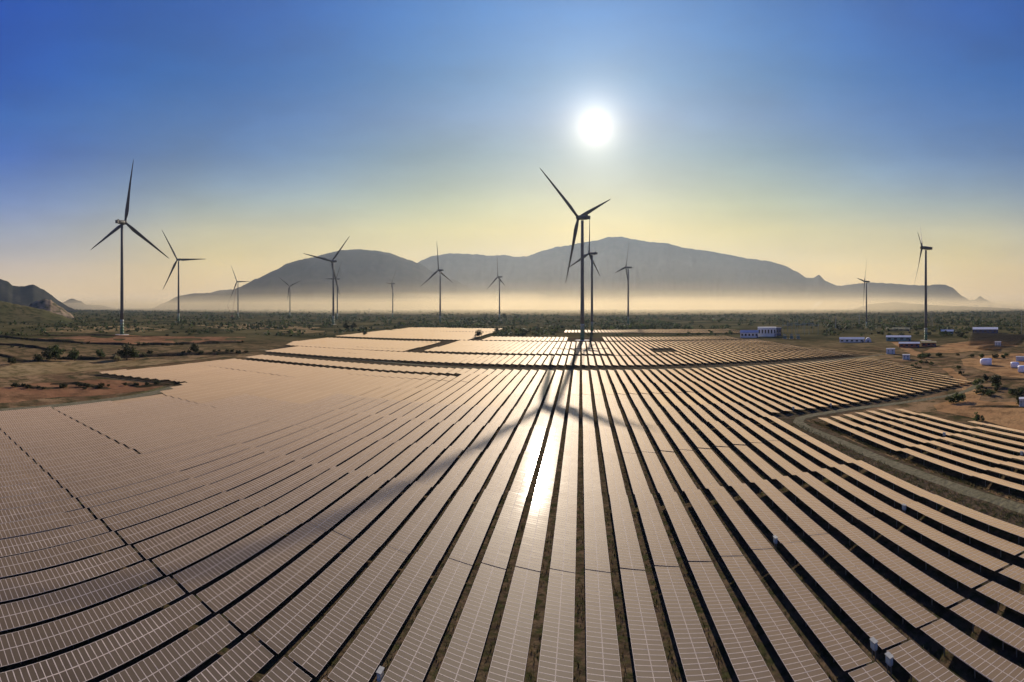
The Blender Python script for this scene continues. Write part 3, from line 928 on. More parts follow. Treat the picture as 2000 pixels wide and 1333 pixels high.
M['verge_dark'] = ground_material('bank_earth', [(0.050, 0.036, 0.022), (0.095, 0.065, 0.038), (0.034, 0.032, 0.015)], (0.08, 0.3))
bank([(-30, 656), (30, 660), (70, 665), (130, 669), (240, 674), (360, 674), (480, 669)], 2.6, 8, 1)
bank([(-30, 674), (40, 676), (90, 682), (130, 686)], 2.4, 7, 2)
bank([(95, 699), (180, 700), (300, 697), (400, 693), (490, 689)], 2.4, 7, 3)
bank([(20, 752), (60, 758), (90, 760), (130, 758)], 1.7, 5, 4)
bank([(95, 751), (150, 750), (185, 757), (215, 762)], 1.8, 5, 5)
bank([(238, 748), (270, 757), (300, 754), (366, 748)], 1.8, 5, 6)
bank([(60, 655), (180, 655), (240, 658), (330, 656)], 1.2, 6, 7)
bank([(-30, 690), (20, 697), (45, 706)], 1.6, 6, 8)
bank([(1905, 735), (1960, 742), (2030, 742)], 1.4, 5, 9)
bank([(1870, 797), (1930, 795), (2020, 797)], 1.0, 4, 10)


# ------------------------------------------------------------------ plants
def leaf_cloud(rng, mb, c, rx, rz, n, leaf, flat=0.0):
    """leaf-sized faces in clumps through an ellipsoid"""
    nc = max(3, n // 26)
    for _ in range(nc):
        u = Vector((rng.gauss(0, 1), rng.gauss(0, 1), rng.gauss(0, 1))).normalized() * (rng.random() ** 0.45)
        cc = c + Vector((u.x * rx * 0.78, u.y * rx * 0.78, u.z * rz * 0.78 * (1 if u.z > 0 else 0.7)))
        cr = rng.uniform(0.28, 0.5) * min(rx, rz)
        for _ in range(n // nc):
            v = Vector((rng.gauss(0, 1), rng.gauss(0, 1), rng.gauss(0, 1))).normalized() * cr * rng.uniform(0.55, 1.1)
            p = cc + v
            a = Vector((rng.gauss(0, 1), rng.gauss(0, 1), rng.gauss(0, .6))).normalized()
            b = a.cross(Vector((rng.gauss(0, 1), rng.gauss(0, 1), rng.gauss(0, 1)))).normalized()
            l = leaf * rng.uniform(0.6, 1.3)
            mb.add([p - a * l, p + b * l * 0.6, p + a * l, p - b * l * 0.6], [(0, 1, 2, 3)])


rngp = random.Random(21)
BUSH = {}
for key, mt in (('dark', 'leaf_dark'), ('green', 'leaf_green'), ('pale', 'leaf_pale')):
    BUSH[key] = []
    for v in range(4):
        mb = MB(); leaf_cloud(rngp, mb, Vector((0, 0, 0.62)), 1.0, 0.68, 300, 0.13)
        leaf_cloud(rngp, mb, Vector((rngp.uniform(-.5, .5), rngp.uniform(-.4, .4), 0.5)), 0.8, 0.5, 120, 0.13)
        for q in range(4):
            mb.tube((0, 0, -0.1), (rngp.uniform(-.4, .4), rngp.uniform(-.4, .4), 0.6), 0.03, 0.012, 4)
        BUSH[key].append(mb.mesh('bush', M[mt]))
CROWN, TRUNK = {}, []
for key, mt in (('dark', 'leaf_dark'), ('green', 'leaf_green')):
    CROWN[key] = []
    for v in range(4):
        mb = MB(); leaf_cloud(rngp, mb, Vector((0, 0, 0.56)), 0.46, 0.44, 520, 0.06)
        leaf_cloud(rngp, mb, Vector((rngp.uniform(-.2, .2), rngp.uniform(-.2, .2), 0.36)), 0.42, 0.26, 240, 0.06)
        CROWN[key].append(mb.mesh('crown', M[mt]))
for v in range(3):
    mb = MB(); mb.tube((0, 0, -0.05), (0.02, 0.01, 0.38), 0.032, 0.022, 7)
    for q in range(5):
        a = q * 2.4 + v
        mb.tube((0.02, 0.01, 0.34), (0.25 * cos(a), 0.25 * sin(a), rngp.uniform(0.55, 0.8)), 0.018, 0.006, 5)
    TRUNK.append(mb.mesh('trunk', M['bark']))


def bush(x, y, rad, key, label, group=None, asp=1.0, pix=True):
    p = G(x, y) if pix else Vector((x, y, 0))
    o = mobj('bush', rngp.choice(BUSH[key]), None, (p.x, p.y, hz(p.x, p.y)), rngp.uniform(0, 6.28))
    o.scale = (rad * rngp.uniform(.85, 1.15), rad * rngp.uniform(.85, 1.15), rad * asp)
    return tag(o, label, 'bush', group)


def tree(x, y, h, key, label, group=None):
    p = G(x, y); root = empty('tree', (p.x, p.y, hz(p.x, p.y)), rngp.uniform(0, 6.28)); root.scale = (h * rngp.uniform(.85, 1.2), h * rngp.uniform(.85, 1.2), h)
    link(bpy.data.objects.new('trunk', rngp.choice(TRUNK)), root); link(bpy.data.objects.new('crown', rngp.choice(CROWN[key])), root)
    return tag(root, label, 'tree', group)


# single plants one can point to
tree(108, 702, 12, 'green', 'big round green tree left of the solar field, taller of the clump')
tree(92, 704, 9, 'dark', 'dark shaded tree at the left foot of the big round green tree')
tree(146, 703, 9.5, 'green', 'thin upright green tree just right of the left tree clump')
tree(195, 700, 8, 'green', 'slim green tree between the left tree clump and broad dark tree')
tree(248, 703, 12, 'dark', 'broad dark tree below the large left turbine with light right side')
tree(262, 702, 8, 'green', 'smaller green tree touching the right side of broad dark tree')
bush(228, 706, 4.2, 'pale', 'pale straw coloured bush below the large left wind turbine')
bush(75, 706, 4.5, 'dark', 'low dark bush at the left end of the tree clump')
tree(380, 693, 9, 'dark', 'dark tree on the bank left of the panel strip')
bush(22, 712, 4, 'dark', 'dark sprawling bush at the left picture edge above brown field')
tree(676, 645, 13, 'dark', 'tall dark tree by the foot of the V-bladed turbine, left one')
tree(690, 645, 12, 'dark', 'tall dark tree by the foot of the V-bladed turbine, right one')
tree(605, 643, 10, 'green', 'bright green tree left of the V-bladed turbine foot')
tree(936, 660, 10, 'dark', 'lone dark tree on the path corner in the far solar field')
tree(970, 650, 8, 'dark', 'small dark tree on the path above the far solar field corner')
tree(713, 656, 7, 'dark', 'small dark tree at the left tip of far solar block')
tree(985, 621, 16, 'dark', 'pointed dark tree right of the inverted Y turbine')
bush(1925, 745, 2.8, 'dark', 'rounded dark bush below the white shells on the right')
tree(1946, 757, 6, 'dark', 'dark tree right of the dirt clearing at field corner')
bush(1912, 755, 3.0, 'green', 'green bush left of the dark tree at field corner')
bush(1872, 786, 3.4, 'green', 'wide green bush at the bend of the gravel road')
bush(1855, 788, 2.4, 'green', 'smaller green bush left beside the wide bush at road bend')
bush(1992, 792, 3.0, 'dark', 'dark bush beside the lilac cabin at right picture edge')
bush(1908, 824, 2.4, 'green', 'small green bush at the top edge of right solar block')
bush(1738, 690, 2.5, 'dark', 'dark bush beside the pale lilac equipment cabin')
# rows and scatters whose members look alike
def along(pts, n, rads, key, label, group, spread=3.0, asp=0.9):
    seg = []
    for a, b in zip(pts, pts[1:]): seg.append(hypot(b[0] - a[0], b[1] - a[1]))
    out = []
    for i in range(n):
        d = rngp.random() * sum(seg)
        for (a, b), L_ in zip(zip(pts, pts[1:]), seg):
            if d <= L_: f = d / L_; break
            d -= L_
        out.append((a[0] + (b[0] - a[0]) * f, a[1] + (b[1] - a[1]) * f + rngp.uniform(-.5, .5) * spread))
    for i, (x, y) in enumerate(sorted(out)):
        bush(x, y, rngp.uniform(*rads), key if isinstance(key, str) else rngp.choice(key), '%s, %s from the left' % (label, ordn(i + 1)), group, asp)


along([(0, 660), (70, 666), (130, 671), (240, 676), (360, 676), (480, 670)], 26, (1.8, 3.2), 'dark', 'dark scrub bush on the bank under the red field', 'scrub on the bank under the red field')
along([(0, 676), (60, 680), (130, 688)], 10, (1.6, 2.8), 'dark', 'dark scrub bush on the lower left bank', 'scrub on the lower left bank')
along([(120, 697), (300, 694), (490, 688)], 20, (1.8, 3.4), 'dark', 'dark scrub bush in the hollow left of the panels', 'scrub in the hollow left of the panels', 8)
along([(10, 757), (90, 759), (215, 759)], 13, (1.2, 2.2), 'dark', 'dark low bush on the brown slope at left', 'low bushes on the brown slope', 6)
along([(235, 757), (350, 749)], 9, (1.2, 2.2), 'dark', 'dark low bush in the brown notch of the left field edge', 'low bushes in the brown notch', 5)
along([(15, 650), (80, 646), (250, 652), (470, 654)], 24, (1.8, 4.0), ('dark', 'green'), 'scrub bush above the red field on the left plain', 'scrub above the red field', 14)
along([(0, 628), (150, 630), (330, 634), (520, 638), (650, 640)], 44, (2.5, 5.0), ('dark', 'green'), 'bush in the belt of scrub around the left turbines', 'scrub belt around the left turbines', 16)
along([(720, 634), (860, 632), (1000, 634), (1110, 637)], 30, (2.8, 4.6), ('dark', 'green'), 'bush in the hedge behind the far solar blocks', 'hedge behind the far solar blocks', 6)
along([(1795, 699), (1880, 698), (1990, 697)], 16, (2.0, 3.4), ('dark', 'green'), 'dark bush in the hedge above the dirt yard', 'hedge above the dirt yard', 5)
along([(1895, 772), (1950, 764), (2000, 768)], 14, (1.6, 3.0), ('dark', 'green'), 'scrub bush between the dirt yards on the right', 'scrub between the dirt yards', 18)
along([(1780, 716), (1850, 722), (1900, 735)], 10, (1.4, 2.6), ('green', 'dark'), 'scrub bush beyond the right end of panel rows', 'scrub beyond the panel rows', 14)
along([(1700, 652), (1790, 650), (1890, 656)], 26, (2.6, 5.0), ('green', 'dark'), 'green bush among the sheds on the right', 'greenery among the sheds', 12)
along([(1530, 636), (1620, 640), (1700, 644)], 18, (2.8, 4.8), ('green', 'dark'), 'green bush behind the substation', 'greenery behind the substation', 8)

# the wooded plain farther out reads as one mass
mb = MB(); rw = random.Random(5)
for i in range(27000):
    y = 606.5 + 50 * rw.random() ** 2.3; x = rw.uniform(-40, 2040)
    p = G(x, y)
    if (-305 < p.x < 215 and p.y < 545) or (-298 < p.x < -112 and p.y < 735) or (-34 < p.x < 245 and 585 < p.y < 705): continue
    if (300 < p.x < 500 and 200 < p.y < 420) or (1430 < x < 1610 and 636 < y) or (1630 < x < 1960 and y > 648 and rw.random() < .7): continue
    if 120 < x < 480 and 652 < y: continue
    if x < 700 and y > 630 and rw.random() < .5: continue
    r = (1.1 + 3.8 * rw.random() ** 2.2) * (1 + hypot(p.x, p.y) / 4500)
    if noise.noise(Vector((p.x, p.y * .6, 0)) * 0.006) + .6 * noise.noise(Vector((p.x, p.y * .6, 7)) * 0.02) + rw.uniform(-.3, .3) < -0.05: continue
    z0 = hz(p.x, p.y); hgt = r * rw.uniform(.4, 1.0)
    for q in range(10):
        u = Vector((rw.gauss(0, 1), rw.gauss(0, 1), rw.gauss(0, 1))).normalized()
        c = Vector((p.x + u.x * r * .75, p.y + u.y * r * .75, z0 + hgt * (0.75 + 0.65 * u.z)))
        a = Vector((rw.gauss(0, 1), rw.gauss(0, 1), rw.gauss(0, 1))).normalized(); b = a.cross(u).normalized()
        l = r * rw.uniform(.35, .6)
        mb.add([c - a * l, c + b * l * .8, c + a * l, c - b * l * .8], [(0, 1, 2, 3)], 0 if rw.random() < .45 else 1)
tag(mobj('scrub_woodland', mb.mesh('scrub_woodland', M['leaf_dark'], M['leaf_green'])), 'far scrub and trees covering the plain before the mountains', 'woodland', kind='stuff')

# weeds between the near panel rows
mb = MB(); rw = random.Random(9)
for i in range(15000):
    k = rw.randrange(-16, 16); X = X_0 + (k + 0.5) * PITCH + rw.gauss(0, 0.55); Y = 14 + 120 * rw.random() ** 1.5
    if X > 62 or noise.noise(Vector((X * 0.4, Y * 0.13, 0))) + rw.uniform(-.3, .3) < -0.05: continue
    h = rw.uniform(.12, .5)
    for q in range(4):
        a = rw.uniform(0, 6.28); d = Vector((cos(a), sin(a), 0)) * h * rw.uniform(.4, .9); w = Vector((-sin(a), cos(a), 0)) * 0.05
        p = Vector((X, Y, 0.02)); mb.add([p - w, p + w, p + d + Vector((0, 0, h))], [(0, 1, 2)])
for i in range(2600):   # rough grass along the gravel roads
    Y = 20 + 110 * rw.random(); X = rw.choice([rw.uniform(63.6, 67.6), rw.uniform(72.3, 73.6)])
    h = rw.uniform(.2, .5)
    for q in range(4):
        a = rw.uniform(0, 6.28); d = Vector((cos(a), sin(a), 0)) * h * rw.uniform(.4, .9); w = Vector((-sin(a), cos(a), 0)) * 0.06
        p = Vector((X, Y, 0.02)); mb.add([p - w, p + w, p + d + Vector((0, 0, h))], [(0, 1, 2)])
tag(mobj('grass_tufts', mb.mesh('grass_tufts', M['grass'])), 'weeds and dry grass tufts growing between the panel rows', 'grass', kind='stuff')


# ------------------------------------------------------------------ buildings and equipment on the right
def site(name, x0, x1, yb, label, cat, group=None):
    """Empty at the middle of a thing's foot, turned to the camera; returns it with metres per pixel and half width"""
    xm = (x0 + x1) / 2; p = G(xm, yb); r = hypot(p.x, p.y)
    e = empty(name, (p.x, p.y, hz(p.x, p.y) - 0.05), -(xm - XV) / S)
    tag(e, label, cat, group)
    return e, r / S, (x1 - x0) / 2 * r / S


def part(name, mb, mt, parent, smooth=False):
    return link(bpy.data.objects.new(name, mb.mesh(name, *(mt if isinstance(mt, (list, tuple)) else (mt,)), smooth=smooth)), parent)


def gable(mb, x0, x1, y0, y1, z0, z1):
    ym = (y0 + y1) / 2
    return mb.add([(x0, y0, z0), (x1, y0, z0), (x1, ym, z1), (x0, ym, z1), (x1, y1, z0), (x0, y1, z0),
                   (x0, y0, z0 - .25), (x1, y0, z0 - .25), (x1, y1, z0 - .25), (x0, y1, z0 - .25)],
                  [(0, 1, 2, 3), (3, 2, 4, 5), (0, 3, 5, 9, 6), (1, 7, 8, 4, 2), (0, 6, 7, 1), (5, 4, 8, 9), (6, 9, 8, 7)])


def house(name, x0, x1, yb, yt, depth, wall, roof, label, cat='building', nwin=4, roofh=0.22, flat=False, door=True, wing=True):
    e, m, w = site(name, x0, x1, yb, label, cat)
    h = (yb - yt) * m; hw = h if flat else h * (1 - roofh)
    wl_ = part('wall', MB().box(-w, w, 0, depth, 0, hw), wall, e)
    if flat:
        part('roof', MB().box(-w - .25, w + .25, -.25, depth + .25, hw, hw + .45), roof, e)
    else:
        part('roof', gable(MB(), -w - .4, w + .4, -.5, depth + .5, hw + .26, h + .26), roof, e)
    for i in range(nwin if wing else 0):
        xc = -w + 2 * w * (i + 0.5) / nwin; ww = w / nwin * 0.5
        wi = part('window', MB().box(xc - ww, xc + ww, -.06, .05, hw * .38, hw * .78), M['window'], e)
        part('sill', MB().box(xc - ww - .08, xc + ww + .08, -.14, -.061, hw * .33, hw * .375), M['concrete'], wi)
    if door: part('door', MB().box(w * .82, w * .95, -.07, .05, 0, hw * .62), M['navy'], e)
    return e


house('control_building', 1480, 1516, 658, 640.5, 14, M['white_wall'], M['pale_roof'], 'white flat-roofed control building with dark windows at the substation', nwin=6, flat=True)
house('control_building', 1446, 1481, 660, 646, 12, M['lilac_steel'], M['blue_steel'], 'lower blue-roofed building at the left end of the substation', nwin=5, roofh=0.3)
house('switch_room', 1516, 1526, 656, 641, 9, M['navy'], M['navy'], 'small dark navy block on the right of white control building', nwin=2, flat=True)
house('storage_shed', 1640, 1688, 668, 658, 9, M['white_wall'], M['pale_roof'], 'long low white shed near the solar field edge', 'shed', nwin=5, roofh=0.3)
house('workshop_shed', 1731, 1779, 666, 656, 10, M['teal'], M['pale_roof'], 'teal walled shed with pale roof left of the far right turbine', 'shed', nwin=4, roofh=0.28)
house('straw_roof_shelter', 1731, 1777, 646, 640, 12, M['yellow_roof'], M['yellow_roof'], 'long straw-coloured low shelter among the green bushes', 'shelter', nwin=4, roofh=0.5)
house('brick_shed', 1756, 1796, 679, 669, 8, M['brick_red'], M['pale_roof'], 'red brick shed with grey roof by the dirt track, left of pair', 'shed', nwin=4, roofh=0.25)
house('brick_shed', 1800, 1828, 677, 667, 7, M['brick_red'], M['yellow_roof'], 'shorter red brick shed at the foot of the far right turbine', 'shed', nwin=3, roofh=0.25)
house('warehouse', 1900, 1949, 652, 640, 18, M['navy'], M['pale_roof'], 'long navy blue warehouse with pale roof on the right plain', nwin=5, roofh=0.30, door=True, wing=True)
house('grey_house', 1838, 1862, 652, 644.5, 9, M['teal'], M['pale_roof'], 'small grey house left of the navy warehouse', 'house', nwin=3, roofh=0.4)
# barrel-vault hut
e, m, w = site('vaulted_hut', 1689, 1702, 668, 'lilac barrel-vaulted hut at the right end of the low white shed', 'hut')
R_ = 9.5 * m
part('shell', MB().rings([[(w * cos(a), y, R_ * sin(a)) for a in [pi * q / 14 for q in range(15)]] for y in (0, 8)], closed=True), M['lilac_steel'], e)
part('door', MB().box(-.9, .9, -.05, .05, 0, 2.4), M['navy'], e)


def cabin(x0, x1, yb, yt, label, group='equipment cabins'):
    e, m, w = site('equipment_cabin', x0, x1, yb, label, 'cabin', group)
    h = (yb - yt) * m
    part('plinth', MB().box(-w - .2, w + .2, -.2, 3.2, -.2, .35), M['concrete'], e)
    part('body', MB().box(-w, w, 0, 3.0, .36, h * .92), M['lilac_steel'], e)
    part('roof', MB().box(-w - .15, w + .15, -.2, 3.2, h * .92, h), M['pale_roof'], e)
    for s in (-.5, .42):
        d = part('door', MB().box(w * s - .5, w * s + .5, -.06, .03, .4, h * .8), M['cabinet_blue'], e)
        part('louvre', MB().box(w * s - .3, w * s + .3, -.1, -.061, h * .55, h * .72), M['steel'], d)


cabin(1731, 1748, 692, 681, 'pale lilac equipment cabin on the dark slope, left of the pair')
cabin(1763, 1777, 703, 693, 'pale lilac equipment cabin on the dark slope, right of the pair')
cabin(1943, 1955, 677, 667, 'pale lilac equipment cabin below the navy warehouse')
cabin(1991, 2006, 796, 779, 'lilac equipment cabin cut by the right picture edge')


def shell(x0, x1, yb, yt, label, nose=1):
    """white fibreglass nacelle cover lying on blocks: rounded nose, cut end closed by a dark plate"""
    e, m, w = site('nacelle_cover', x0, x1, yb, label, 'turbine part', 'white turbine parts in the dirt yard')
    h = (yb - yt) * m; rad = h * .5
    prof = [(-1.0, .35), (-.92, .62), (-.75, .84), (-.5, .97), (-.1, 1.0), (.5, 1.0), (1.0, .92)]
    rings = []
    for u, k in prof:
        ring = []
        for j in range(18):
            a = 2 * pi * j / 18
            cy, cz = cos(a), sin(a)
            pw = .55
            ring.append((nose * u * w, rad * k * 1.0 * abs(cy) ** pw * (1 if cy > 0 else -1) + rad, max(.25, .25 + rad * (1 - k * .15) + rad * k * abs(cz) ** pw * (1 if cz > 0 else -1))))
        rings.append(ring)
    part('shell', MB().rings(rings), M['white_gel'], e, True)
    part('dark_end_plate', MB().rings([[(nose * w * 1.001, p[1] * .9 + rad * .1, p[2] * .9 + .1) for p in rings[-1]], [(nose * w * 1.003, p[1] * .9 + rad * .1, p[2] * .9 + .1) for p in rings[-1]]]), M['navy'], e)  # thin navy plate; its dark colour stands in for the shade inside a hollow end
    for s in (-.6, .6): part('support_block', MB().box(w * s - .3, w * s + .3, .2, 2 * rad - .2, 0, .4), M['bark'], e)


shell(1914, 1937, 714, 700, 'white rounded nacelle cover lying farthest left in the dirt yard', 1)
shell(1974, 1991, 719, 707, 'smaller white nacelle cover in the middle of the dirt yard', -1)
shell(1988, 2006, 729, 714.5, 'white nacelle cover at the right picture edge, nearest of three', -1)
e, m, w = site('shipping_container', 1984, 2012, 705, 'pale grey shipping container behind the white turbine covers', 'container')
part('body', MB().box(-w, w, 0, 2.6, .1, 3.1), M['lilac_steel'], e)
for i in range(14): part('rib', MB().box(-w + 2 * w * (i + .3) / 14, -w + 2 * w * (i + .7) / 14, -.06, -.003, .25, 2.95), M['lilac_steel'], e)
part('roof_frame', MB().box(-w - .03, w + .03, -.08, 2.68, 3.1, 3.3), M['pale_roof'], e)

# substation
for i, (x, lab) in enumerate([(1533, 'left'), (1546, 'middle'), (1559, 'right')]):
    e, m, w = site('transformer', x - 5, x + 5, 662, 'grey-green power transformer at the substation, %s of three' % lab, 'transformer', 'substation transformers')
    part('tank', MB().box(-1.9, 1.9, 0, 2.6, .3, 3.6), M['grey_green'], e)
    part('conservator', MB().tube((-2.0, 1.3, 4.9), (1.6, 1.3, 4.9), .5, .5, 12), M['grey_green'], e, False)
    for q in range(5): part('radiator_fin', MB().box(-1.7 + q * .75, -1.45 + q * .75, -.8, -.02, .6, 3.2), M['teal'], e)
    for q in range(3):
        mbx = MB()
        for t_ in range(5): mbx.tube((-1.2 + q * 1.2, 1.9, 3.6 + t_ * .42), (-1.2 + q * 1.2, 1.9, 3.95 + t_ * .42), .26 - .02 * t_, .16, 8)
        part('bushing', mbx, M['porcelain'], e)
    part('plinth', MB().box(-2.6, 2.6, -1, 3.2, -.2, .29), M['concrete'], e)
for x0, x1, yb, yt, lab in [(1527, 1549, 656, 624, 'front left'), (1552, 1574, 655, 623, 'front middle'), (1578, 1600, 654, 624, 'front right'), (1536, 1560, 650, 620, 'rear left'), (1566, 1590, 650, 621, 'rear right')]:
    e, m, w = site('switchyard_gantry', x0, x1, yb, 'thin steel portal gantry of the switchyard, %s one' % lab, 'gantry', 'switchyard gantries')
    h = (yb - yt) * m
    for s in (-1, 1): part('post', MB().tube((s * w * .8, 0, 0), (s * w * .8, 0, h), .28, .14, 6), M['grey_green'], e)
    part('beam', MB().box(-w, w, -.2, .2, h * .62, h * .66), M['grey_green'], e)
    for q in (-.5, 0, .5): part('insulator', MB().tube((w * q, 0, h * .50), (w * q, 0, h * .618), .12, .12, 6), M['porcelain'], e)


def lattice(x, yb, yt, wpx, label, arms=True, r=None):
    if r is None: p = G(x, yb); r = hypot(p.x, p.y)
    t = (x - XV) / S
    e = empty('power_pylon', (r * sin(t), r * cos(t), hz(r * sin(t), r * cos(t))), -t); tag(e, label, 'pylon', 'power line pylons')
    h = CH + (Y0 - yt) / S * r; w = wpx / S * r / 2
    for sx in (-1, 1):
        for sy in (-1, 1):
            part('leg', MB().tube((sx * w, sy * w, 0), (sx * w * .25, sy * w * .25, h), .28 * h / 45, .18 * h / 45, 5), M['steel'], e)
    for i in range(6):
        f0, f1 = i / 6, (i + 1) / 6; a, b = w * (1 - .75 * f0), w * (1 - .75 * f1); mbx = MB()
        for sy in (-1, 1):
            mbx.tube((-a, sy * a, h * f0), (b, sy * b, h * f1), .13 * h / 45, .13 * h / 45, 4); mbx.tube((a, sy * a, h * f0), (-b, sy * b, h * f1), .13 * h / 45, .13 * h / 45, 4)
        part('brace', mbx, M['steel'], e)
    if arms:
        for f in (.78, .87, .96): part('cross_arm', MB().box(-w * 1.7, w * 1.7, -.3, .3, h * f, h * f + .5 * h / 45), M['steel'], e)


lattice(1819, 637, 608, 6, 'lattice power pylon just right of the far right turbine tower')
for x, yt, r_, lab in [(1878, 597, 3300, 'first'), (1908, 596, 3500, 'second'), (1934, 595, 3700, 'third'), (1960, 594, 3900, 'fourth'), (1984, 593, 4100, 'fifth')]:
    lattice(x, 0, yt, 5, 'faint far pylon on the right horizon, %s from the left' % lab, True, r_)


def mast(x, yb, yt, rad, label):
    p = G(x, yb); r = hypot(p.x, p.y); h = (yb - yt) / S * r
    e = empty('utility_pole', (p.x, p.y, hz(p.x, p.y)), -(x - XV) / S); tag(e, label, 'pole', 'utility poles')
    part('shaft', MB().tube((0, 0, -.5), (0, 0, h), rad, rad * .6, 8), M['steel'], e)
    for f in (.86, .95): part('cross_arm', MB().box(-h * .05, h * .05, -.15, .15, h * f, h * f + .3), M['steel'], e)


mast(1995, 652, 608, .5, 'tall thin steel pole at the right picture edge')
mast(1678, 634, 615, .8, 'dark pole left of the small right-hand turbine')
mast(1632, 642, 619, .7, 'dark pole above the low white shed')
mast(721, 619, 602.5, .9, 'lone thin pole standing in the mist before left mountain')
mast(294, 614, 606.5, .9, 'short pole on the plain between the two left turbines')

# crawler crane beside the distant turbine
p = G(453, 620); r_ = hypot(p.x, p.y)
e = empty('crawler_crane', (p.x, p.y, hz(p.x, p.y)), -(453 - XV) / S); tag(e, 'faint crawler crane with leaning boom beside the distant left turbine', 'crane')
mpx = r_ / S
part('cab', MB().box(-4, 4, -2.5, 2.5, 1.5, 5), M['rust'], e)
for s in (-1, 1): part('track', MB().box(-5, 5, s * 3 - .8, s * 3 + .8, 0, 1.5), M['steel'], e)
tip = Vector((8.5 * mpx, 0, 63 * mpx)); back = Vector((-9.5 * mpx, 0, 20 * mpx))
for nm_, t_, n_ in (('boom', tip, 22), ('back_mast', back, 10)):
    mbx = MB(); ax = t_.normalized(); sd = Vector((0, 1, 0)); up = ax.cross(sd); base_ = Vector((1, 0, 4))
    for a in (-1, 1):
        for b in (-1, 1): mbx.tube(base_ + sd * a * 1.2 + up * b * 1.2, base_ + t_ + sd * a * .6 + up * b * .6, .22, .16, 5)
    for i in range(n_):
        f, f2 = i / n_, (i + 1) / n_; q0 = 1.2 - .6 * f; q1 = 1.2 - .6 * f2
        mbx.tube(base_ + t_ * f + sd * q0 + up * q0, base_ + t_ * f2 - sd * q1 + up * q1, .1, .1, 4)
        mbx.tube(base_ + t_ * f - sd * q0 - up * q0, base_ + t_ * f2 + sd * q1 - up * q1, .1, .1, 4)
    part(nm_, mbx, M['rust'], e)
part('pendant_cable', MB().tube(Vector((1, 0, 4)) + back, Vector((1, 0, 4)) + tip, .12, .12, 4), M['steel'], e)


# ------------------------------------------------------------------ string inverter cabinets on the backs of the rows
CAB = MB().box(-.2, .2, -.38, .38, 0, .85).mesh('cabinet_body', M['cabinet'])
CABF = MB().box(-.33, .33, -.018, 0, .08, .74).mesh('cabinet_door', M['cabinet_blue'])
CABT = MB().box(-.27, .27, -.45, .45, 0, .05).mesh('rain_cover', M['cabinet'])
CABP = MB().box(-.04, .04, -.04, .04, 0, 1.1).mesh('stand_leg', M['steel'])
for x, y, lab in [(1692, 1262, 'bottom right foreground, upper of the close pair'), (1722, 1292, 'bottom right foreground, lower of the close pair'),
                  (733, 1308, 'bottom centre-left gap, only one left of the glint'), (1780, 982, 'right side near the gravel road'), (1505, 1053, 'middle of the right rows'),
                  (1838, 848, 'block beyond the gravel road, near its top'), (1994, 884, 'block beyond the gravel road at picture edge'),
                  (1555, 795, 'just above the road corner, left of two'), (1615, 790, 'just above the road corner, right of two'),
                  (1645, 746, 'far right rows, middle height'), (1775, 740, 'far right rows, near the scrub')]:
    p = G(x, y, 1.9)
    k = round((p.x - X_0 - PITCH / 2) / PITCH); gx = X_0 + (k + 0.5) * PITCH + 0.34
    e = empty('inverter_cabinet', (gx, p.y, 0.02), 0); tag(e, 'small pale inverter cabinet between panel rows, ' + lab, 'inverter cabinet', 'inverter cabinets')
    o = link(bpy.data.objects.new('cabinet_body', CAB), e); o.location = (0, 0, 1.1)
    d = link(bpy.data.objects.new('door', CABF), o); d.location = (0, -.38, 0); d.scale = (.5, 1, 1)
    d = link(bpy.data.objects.new('door', CABF), o); d.location = (-.2, 0, 0); d.rotation_euler = (0, 0, -pi / 2)
    o = link(bpy.data.objects.new('rain_cover', CABT), e); o.location = (0, 0, 1.96)
    for s in (-.3, .3):
        o = link(bpy.data.objects.new('stand_leg', CABP), e); o.location = (0, s, 0)


# ------------------------------------------------------------------ haze
def volume_box(name, x0, x1, y0, y1, z0, z1, density, color, aniso, label):
    m = bpy.data.materials.new(name); m.use_nodes = True; nt = m.node_tree; nt.nodes.clear()
    pv = nt.nodes.new('ShaderNodeVolumePrincipled')
    pv.inputs['Color'].default_value = (*color, 1); pv.inputs['Density'].default_value = density; pv.inputs['Anisotropy'].default_value = aniso
    out = nt.nodes.new('ShaderNodeOutputMaterial'); nt.links.new(pv.outputs[0], out.inputs['Volume'])
    o = mobj(name, MB().box(x0, x1, y0, y1, z0, z1).mesh(name, m))
    return tag(o, label, 'haze', kind='stuff')


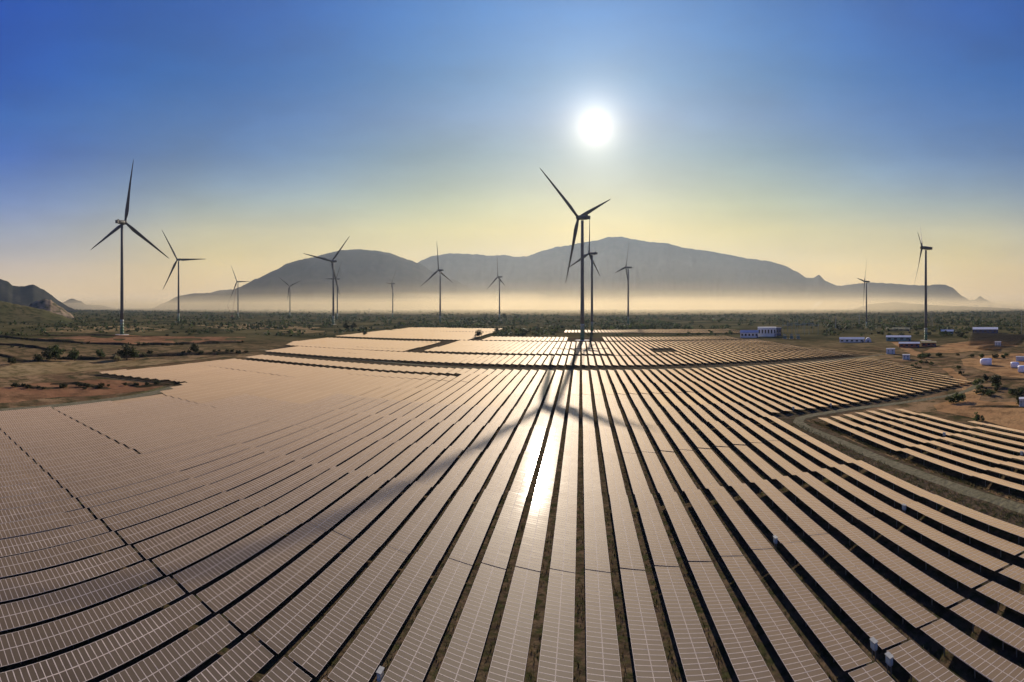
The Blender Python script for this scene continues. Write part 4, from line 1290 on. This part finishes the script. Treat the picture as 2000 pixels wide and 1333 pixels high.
volume_box('haze', -11500, 11500, -11500, 11500, -12, 1420, 3.4e-5, (0.52, 0.69, 0.90), 0.36, 'thin morning haze filling the air over the whole plain')
for n_, (top_, y0_, dens_, g_, lab_) in enumerate([(72, 1700, 2.6e-4, .34, 'densest golden ground mist hugging the far plain'), (104, 1750, 1.7e-4, .34, 'golden mist layer just above the far plain'),
                                                  (148, 1800, 0.75e-4, .36, 'thinning mist at the mountain feet'), (225, 1850, 0.30e-4, .42, 'thin upper veil of mist against the mountain slopes'),
                                                  (640, 2300, 0.16e-4, .62, 'faint warm haze rising up the mountain slopes under the sun')]):
    volume_box('mist', -9500 - 40 * n_, 9500 + 40 * n_, y0_, 5900 + 60 * n_, -7 - n_ * .5, top_, dens_, (1.0, 0.84, 0.54), g_, lab_)
for x0_, x1_, y0_, y1_, top_, dens_, lab_ in [(-1500, -350, 3400, 4700, 150, 2.0e-4, 'brighter drift of mist below the saddle between the mountains'), (-3000, -2100, 3000, 4200, 120, 1.6e-4, 'low drift of mist at the foot of the left mountain'),
                                          (500, 1500, 3700, 5200, 125, 1.5e-4, 'low drift of mist below the highest mountain'), (2300, 3600, 2900, 4000, 120, 1.5e-4, 'low drift of mist behind the right-hand turbine')]:
    volume_box('mist', x0_, x1_, y0_, y1_, -5, top_, dens_, (1.0, 0.85, 0.56), .36, lab_)
#HAZE_END

# thin smoke plume rising from a far field fire
sp = G(1586, 606.5); r_ = 3300.0; mbx = MB(); rings = []
for i in range(9):
    f = i / 8; t_ = (1586 + 16 * f ** 1.5 - XV) / S; w = 5 + 26 * f; z = 4 + 62 * f
    rings.append([(r_ * sin(t_) + w * cos(2 * pi * j / 12), r_ * cos(t_) + w * sin(2 * pi * j / 12), z) for j in range(12)])
mbx.rings(rings)
m_ = bpy.data.materials.new('smoke'); m_.use_nodes = True; nt_ = m_.node_tree; nt_.nodes.clear()
pv = nt_.nodes.new('ShaderNodeVolumePrincipled'); pv.inputs['Color'].default_value = (1, .98, .95, 1); pv.inputs['Density'].default_value = 0.006; pv.inputs['Anisotropy'].default_value = .5
nt_.links.new(pv.outputs[0], nt_.nodes.new('ShaderNodeOutputMaterial').inputs['Volume'])
tag(mobj('smoke_plume', mbx.mesh('smoke_plume', m_)), 'thin white smoke plume rising from the misty plain on the right', 'smoke', kind='stuff')
